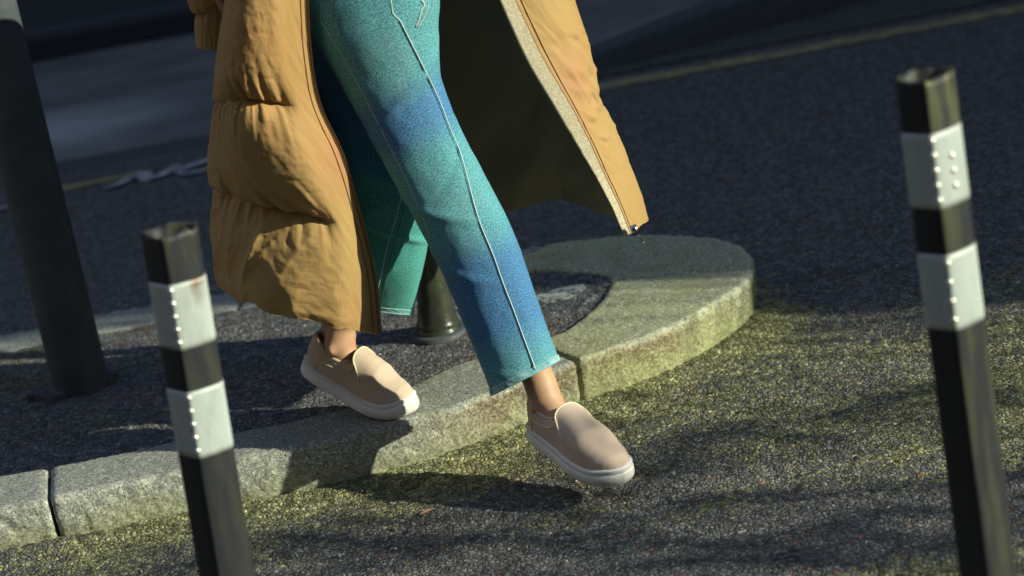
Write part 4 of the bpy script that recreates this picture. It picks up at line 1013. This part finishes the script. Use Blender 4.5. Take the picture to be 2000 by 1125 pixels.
# lining
thick = np.interp(UU, [0, ku[1], ku[3], ku[6], ku[7], ku[8], 1], [.001, .034, .034, .026, .034, .022, .001])
linz = S2_-Nn*(thick+.002)[..., None]+Nn*(np.where(UU < ku[7], .013*fbm(um*6+VV*1.5, VV*1.8, 0, 3, 340), 0)*sstep(.02, .1, UU)*(1-sstep(.9, .98, UU)))[..., None]
mli = Mat('dark_olive_lining', rough=.62, spec=.3); q = mli.pos(attr='q')
mli.set('Base Color', mli.mix(mli.noise(3, q, 4), (.16, .145, .105), (.25, .205, .14))); mli.bump(mli.noise(1, mli.pos((60, 18, 60), attr='q'), 5), .004, .8)
st_ = 3
gridmesh('lining', linz[::st_, ::st_], mli.m, coat, attrs={'q': ('FLOAT_VECTOR', qv[::st_, ::st_])})
# hem underside joins shell and lining
gridmesh('hem', np.stack([SH_[-1], (SH_[-1]+linz[-1])/2+np.array([0, 0, -.003]), linz[-1]], 0), mco.m, coat, attrs={'q': ('FLOAT_VECTOR', np.stack([qv[-1]]*3, 0)), 'rose': ('FLOAT', np.zeros((3, NU)))})
# zips
mzt = Mat('brass_zip', rough=.32, base=(.32, .20, .10), metal=.75); mzc = Mat('brown_zip_tape', rough=.8, base=(.20, .095, .045))
mst_ = Mat('dark_steel', rough=.22, base=(.35, .36, .38), metal=1.); 
mtp = Mat('cream_webbing', rough=.85); q = mtp.pos(attr='q'); wv_ = mtp.voro(1, mtp.pos((230, 330, 1), attr='q')); mtp.set('Base Color', mtp.mix(mtp.ramp(wv_, [(.15, 1.), (.6, 0.)]), (.46, .41, .28), (.66, .62, .45))); mtp.bump(wv_, .0012, -1)
def zipper(idx, towards, t0):
    E = SH_[:, idx]; path = E[(vv_ > t0)]; d = np.r_[0, np.cumsum(np.linalg.norm(np.diff(path, axis=0), axis=1))]
    T = np.gradient(path, axis=0); T /= np.linalg.norm(T, axis=1)[:, None]
    sdv = np.array(towards, float)
    B_ = Bag(); pitch_ = .0046; n = int(d[-1]/pitch_)
    for k in range(n):
        s = k*pitch_; p = np.array([np.interp(s, d, path[:, i]) for i in range(3)]); t = np.array([np.interp(s, d, T[:, i]) for i in range(3)]); t /= np.linalg.norm(t)
        x_ = sdv-t*(sdv@t); x_ /= np.linalg.norm(x_); y_ = np.cross(t, x_)
        B_.box(p+x_*.0026, (.0032, .0014, .0015), np.stack([x_, y_, t], 1))
    z_ = B_.build('zip_teeth', mzt.m, coat, False); z_['kind'] = 'stuff'
    B_ = Bag(); B_.tube(path+sdv*.0000, .0019, 8); B_.build('zip_tape', mzc.m, coat)
    B_ = Bag(); B_.tube(SH_[(vv_ > t0)][:, idx+(5 if idx == 0 else -5)]+np.array([0, -.001, 0]), .0010, 6); B_.build('zip_edge_stitch', mzc.m, coat)
    return path
zipper(0, (1, -.25, 0), -.6); pr = zipper(NU-1, (-1, -.35, 0), -.6)
# cream webbing beside the right zip, on the inside face
tpx = [(985-60, -160, 985-90, -160), (1005, 0, 979, 0), (1021, 35, 997, 35), (1045, 77, 1015, 69), (1067, 115, 1038, 109), (1096, 165, 1067, 157), (1123, 221, 1095, 211), (1152, 267, 1124, 259), (1166, 303, 1148, 293), (1178, 341, 1167, 338), (1204, 397, 1198, 400), (1228, 452, 1221, 460)]
TP = []
pathR = SH_[:, NU-1]
for a in pr[::4]:
    TP.append(a)
TP = np.array(TP); 
prj = []
def project(p):
    v = p-CAMP; d = v@_fw; la, dn = (v@_r)/d*FPX, -(v@_u)/d*FPX
    return 1000+la*math.cos(ROLL)+dn*math.sin(ROLL), 562.5-la*math.sin(ROLL)+dn*math.cos(ROLL)
wpx = np.interp([project(p)[1] for p in TP], [-160, 0, 115, 221, 293, 338, 400, 460], [30, 28, 31, 30, 24, 17, 14, 13])
web = np.array([[p+np.array([-k*w_/1010., -.002-.010*k, 0]) for k in np.linspace(0, 1, 6)] for p, w_ in zip(TP, wpx)])
ql = np.array([[(k*w_/1010., i*.006, 0) for k in np.linspace(0, 1, 6)] for i, w_ in enumerate(wpx)])
for i in range(1, len(ql)): ql[i, :, 1] = ql[i-1, 0, 1]+np.linalg.norm(TP[i]-TP[i-1])
web2 = web+np.array([0, .002, 0]); gridmesh('webbing', np.concatenate([web, web2[:, ::-1]], 1), mtp.m, coat, attrs={'q': ('FLOAT_VECTOR', np.concatenate([ql, ql[:, ::-1]], 1))})
# slider and pull tab
def slider(c, t, dn, Lp):
    t = t/np.linalg.norm(t); x_ = np.array([1., 0, 0]); x_ -= t*(x_@t); x_ /= np.linalg.norm(x_); y_ = np.cross(t, x_); R = np.stack([x_, y_, t], 1)
    B_ = Bag(); B_.box(c+y_*.0035, (.0068, .0016, .009), R); B_.box(c-y_*.0035, (.0068, .0016, .009), R); B_.box(c, (.0018, .003, .0022), R)
    B_.tube([c-y_*.0045-t*.004, c-y_*.0085-t*.002, c-y_*.0085+t*.003, c-y_*.0045+t*.004], .0011, 6)
    s_ = B_.build('zip_slider', mst_.m, coat)
    a = c-y_*.0075; e = a+dn*Lp; B_ = Bag(); B_.tube([a, (a*.7+e*.3), (a+e)/2, e], [.0012, .0010, .0011, .0014], 8); B_.lathe(e, [(.0001, -.002), (.0020, 0), (.0022, .003), (.0001, .005)], 10, dn); B_.build('pull_tab', mst_.m, s_)
ep = pr[-1]; dnv_ = P(1258, 474, 4.42)-P(1240, 447, 4.42); dnv_ /= np.linalg.norm(dnv_)
slider(P(1239, 449, 4.42), pr[-1]-pr[-12], dnv_, .032)
zl = SH_[:, 0]; zi = int(np.argmin(abs(vv_-.085))); dn2 = P(621, 92, 4.33)-P(611, 66, 4.33); dn2 /= np.linalg.norm(dn2)
B_ = Bag(); B_.tube(catmull(np.array([P(597, 10, 4.36), P(602, 34, 4.36), P(607, 55, 4.36)]), 8), .0012, 6); B_.box(P(608, 61, 4.36), (.0022, .001, .0055)); B_.tube(catmull(np.array([P(610, 68, 4.36), P(615, 80, 4.36), P(622, 90, 4.36)]), 8), .0006, 5); B_.build('drawcord', mst_.m, coat)

# sleeve, hanging at the far left
cl_ = np.array([P(400, -420, 4.50), P(402, -250, 4.49), P(405, -100, 4.48), (P(407, 8, 4.48)), P(412, 18, 4.48), P(412, 45, 4.48), P(412, 90, 4.48)])
rw = [.052, .052, .046, .034, .026, .030, .027]
tt = np.linspace(0, 1, 200); Cs = catmull(cl_, tt); dS = np.r_[0, np.cumsum(np.linalg.norm(np.diff(cl_, axis=0), axis=1))]; rr_ = np.interp(tt*dS[-1], dS, rw)
ph = np.linspace(0, 2*math.pi, 97); T = np.gradient(Cs, axis=0); T /= np.linalg.norm(T, axis=1)[:, None]
xa = np.cross(T, [0, 1., 0]); xa /= np.linalg.norm(xa, axis=1)[:, None]; ya = np.cross(T, xa)
PH, TT = np.meshgrid(ph, tt*dS[-1]); sd_ = abs(TT-dS[4])
dz = .0055*np.exp(-(sd_/.03))*vnoise(np.cos(PH)*5, np.sin(PH)*5, TT*6, 400)+.0012*fbm(np.cos(PH)*6, np.sin(PH)*6, TT*40, 3, 402)
SL_ = Cs[:, None]+xa[:, None]*((rr_[:, None]+dz)*np.cos(PH))[..., None]+ya[:, None]*((rr_[:, None]*.9+dz)*np.sin(PH))[..., None]
inn = SL_[-1][None]+(Cs[-1]-SL_[-1])[None]*np.array([.0, .08, .16, .18])[:, None, None]-T[-1]*np.array([0, -.003, .002, .05])[:, None, None]
SL2 = np.concatenate([SL_, inn], 0); qs_ = np.stack([np.broadcast_to(ph*.04+3, SL2.shape[:2]), np.broadcast_to(np.r_[tt, [1]*4][:, None], SL2.shape[:2]), np.zeros(SL2.shape[:2])], -1)
gridmesh('sleeve', SL2, mco.m, coat, attrs={'q': ('FLOAT_VECTOR', qs_), 'rose': ('FLOAT', np.zeros(SL2.shape[:2]))})
cen2 = cl_.copy(); cen2[:, 0] = 2*(pel[0])-cl_[:, 0]
Sr = SL_.copy(); Sr[..., 0] = 2*pel[0]-Sr[..., 0]+.06; Sr[..., 1] += .02; Sr = Sr[:150]+np.array([.02, 0, .12])
gridmesh('sleeve', Sr, mco.m, coat, attrs={'q': ('FLOAT_VECTOR', qs_[:150]), 'rose': ('FLOAT', np.zeros(Sr.shape[:2]))})
settle(person)
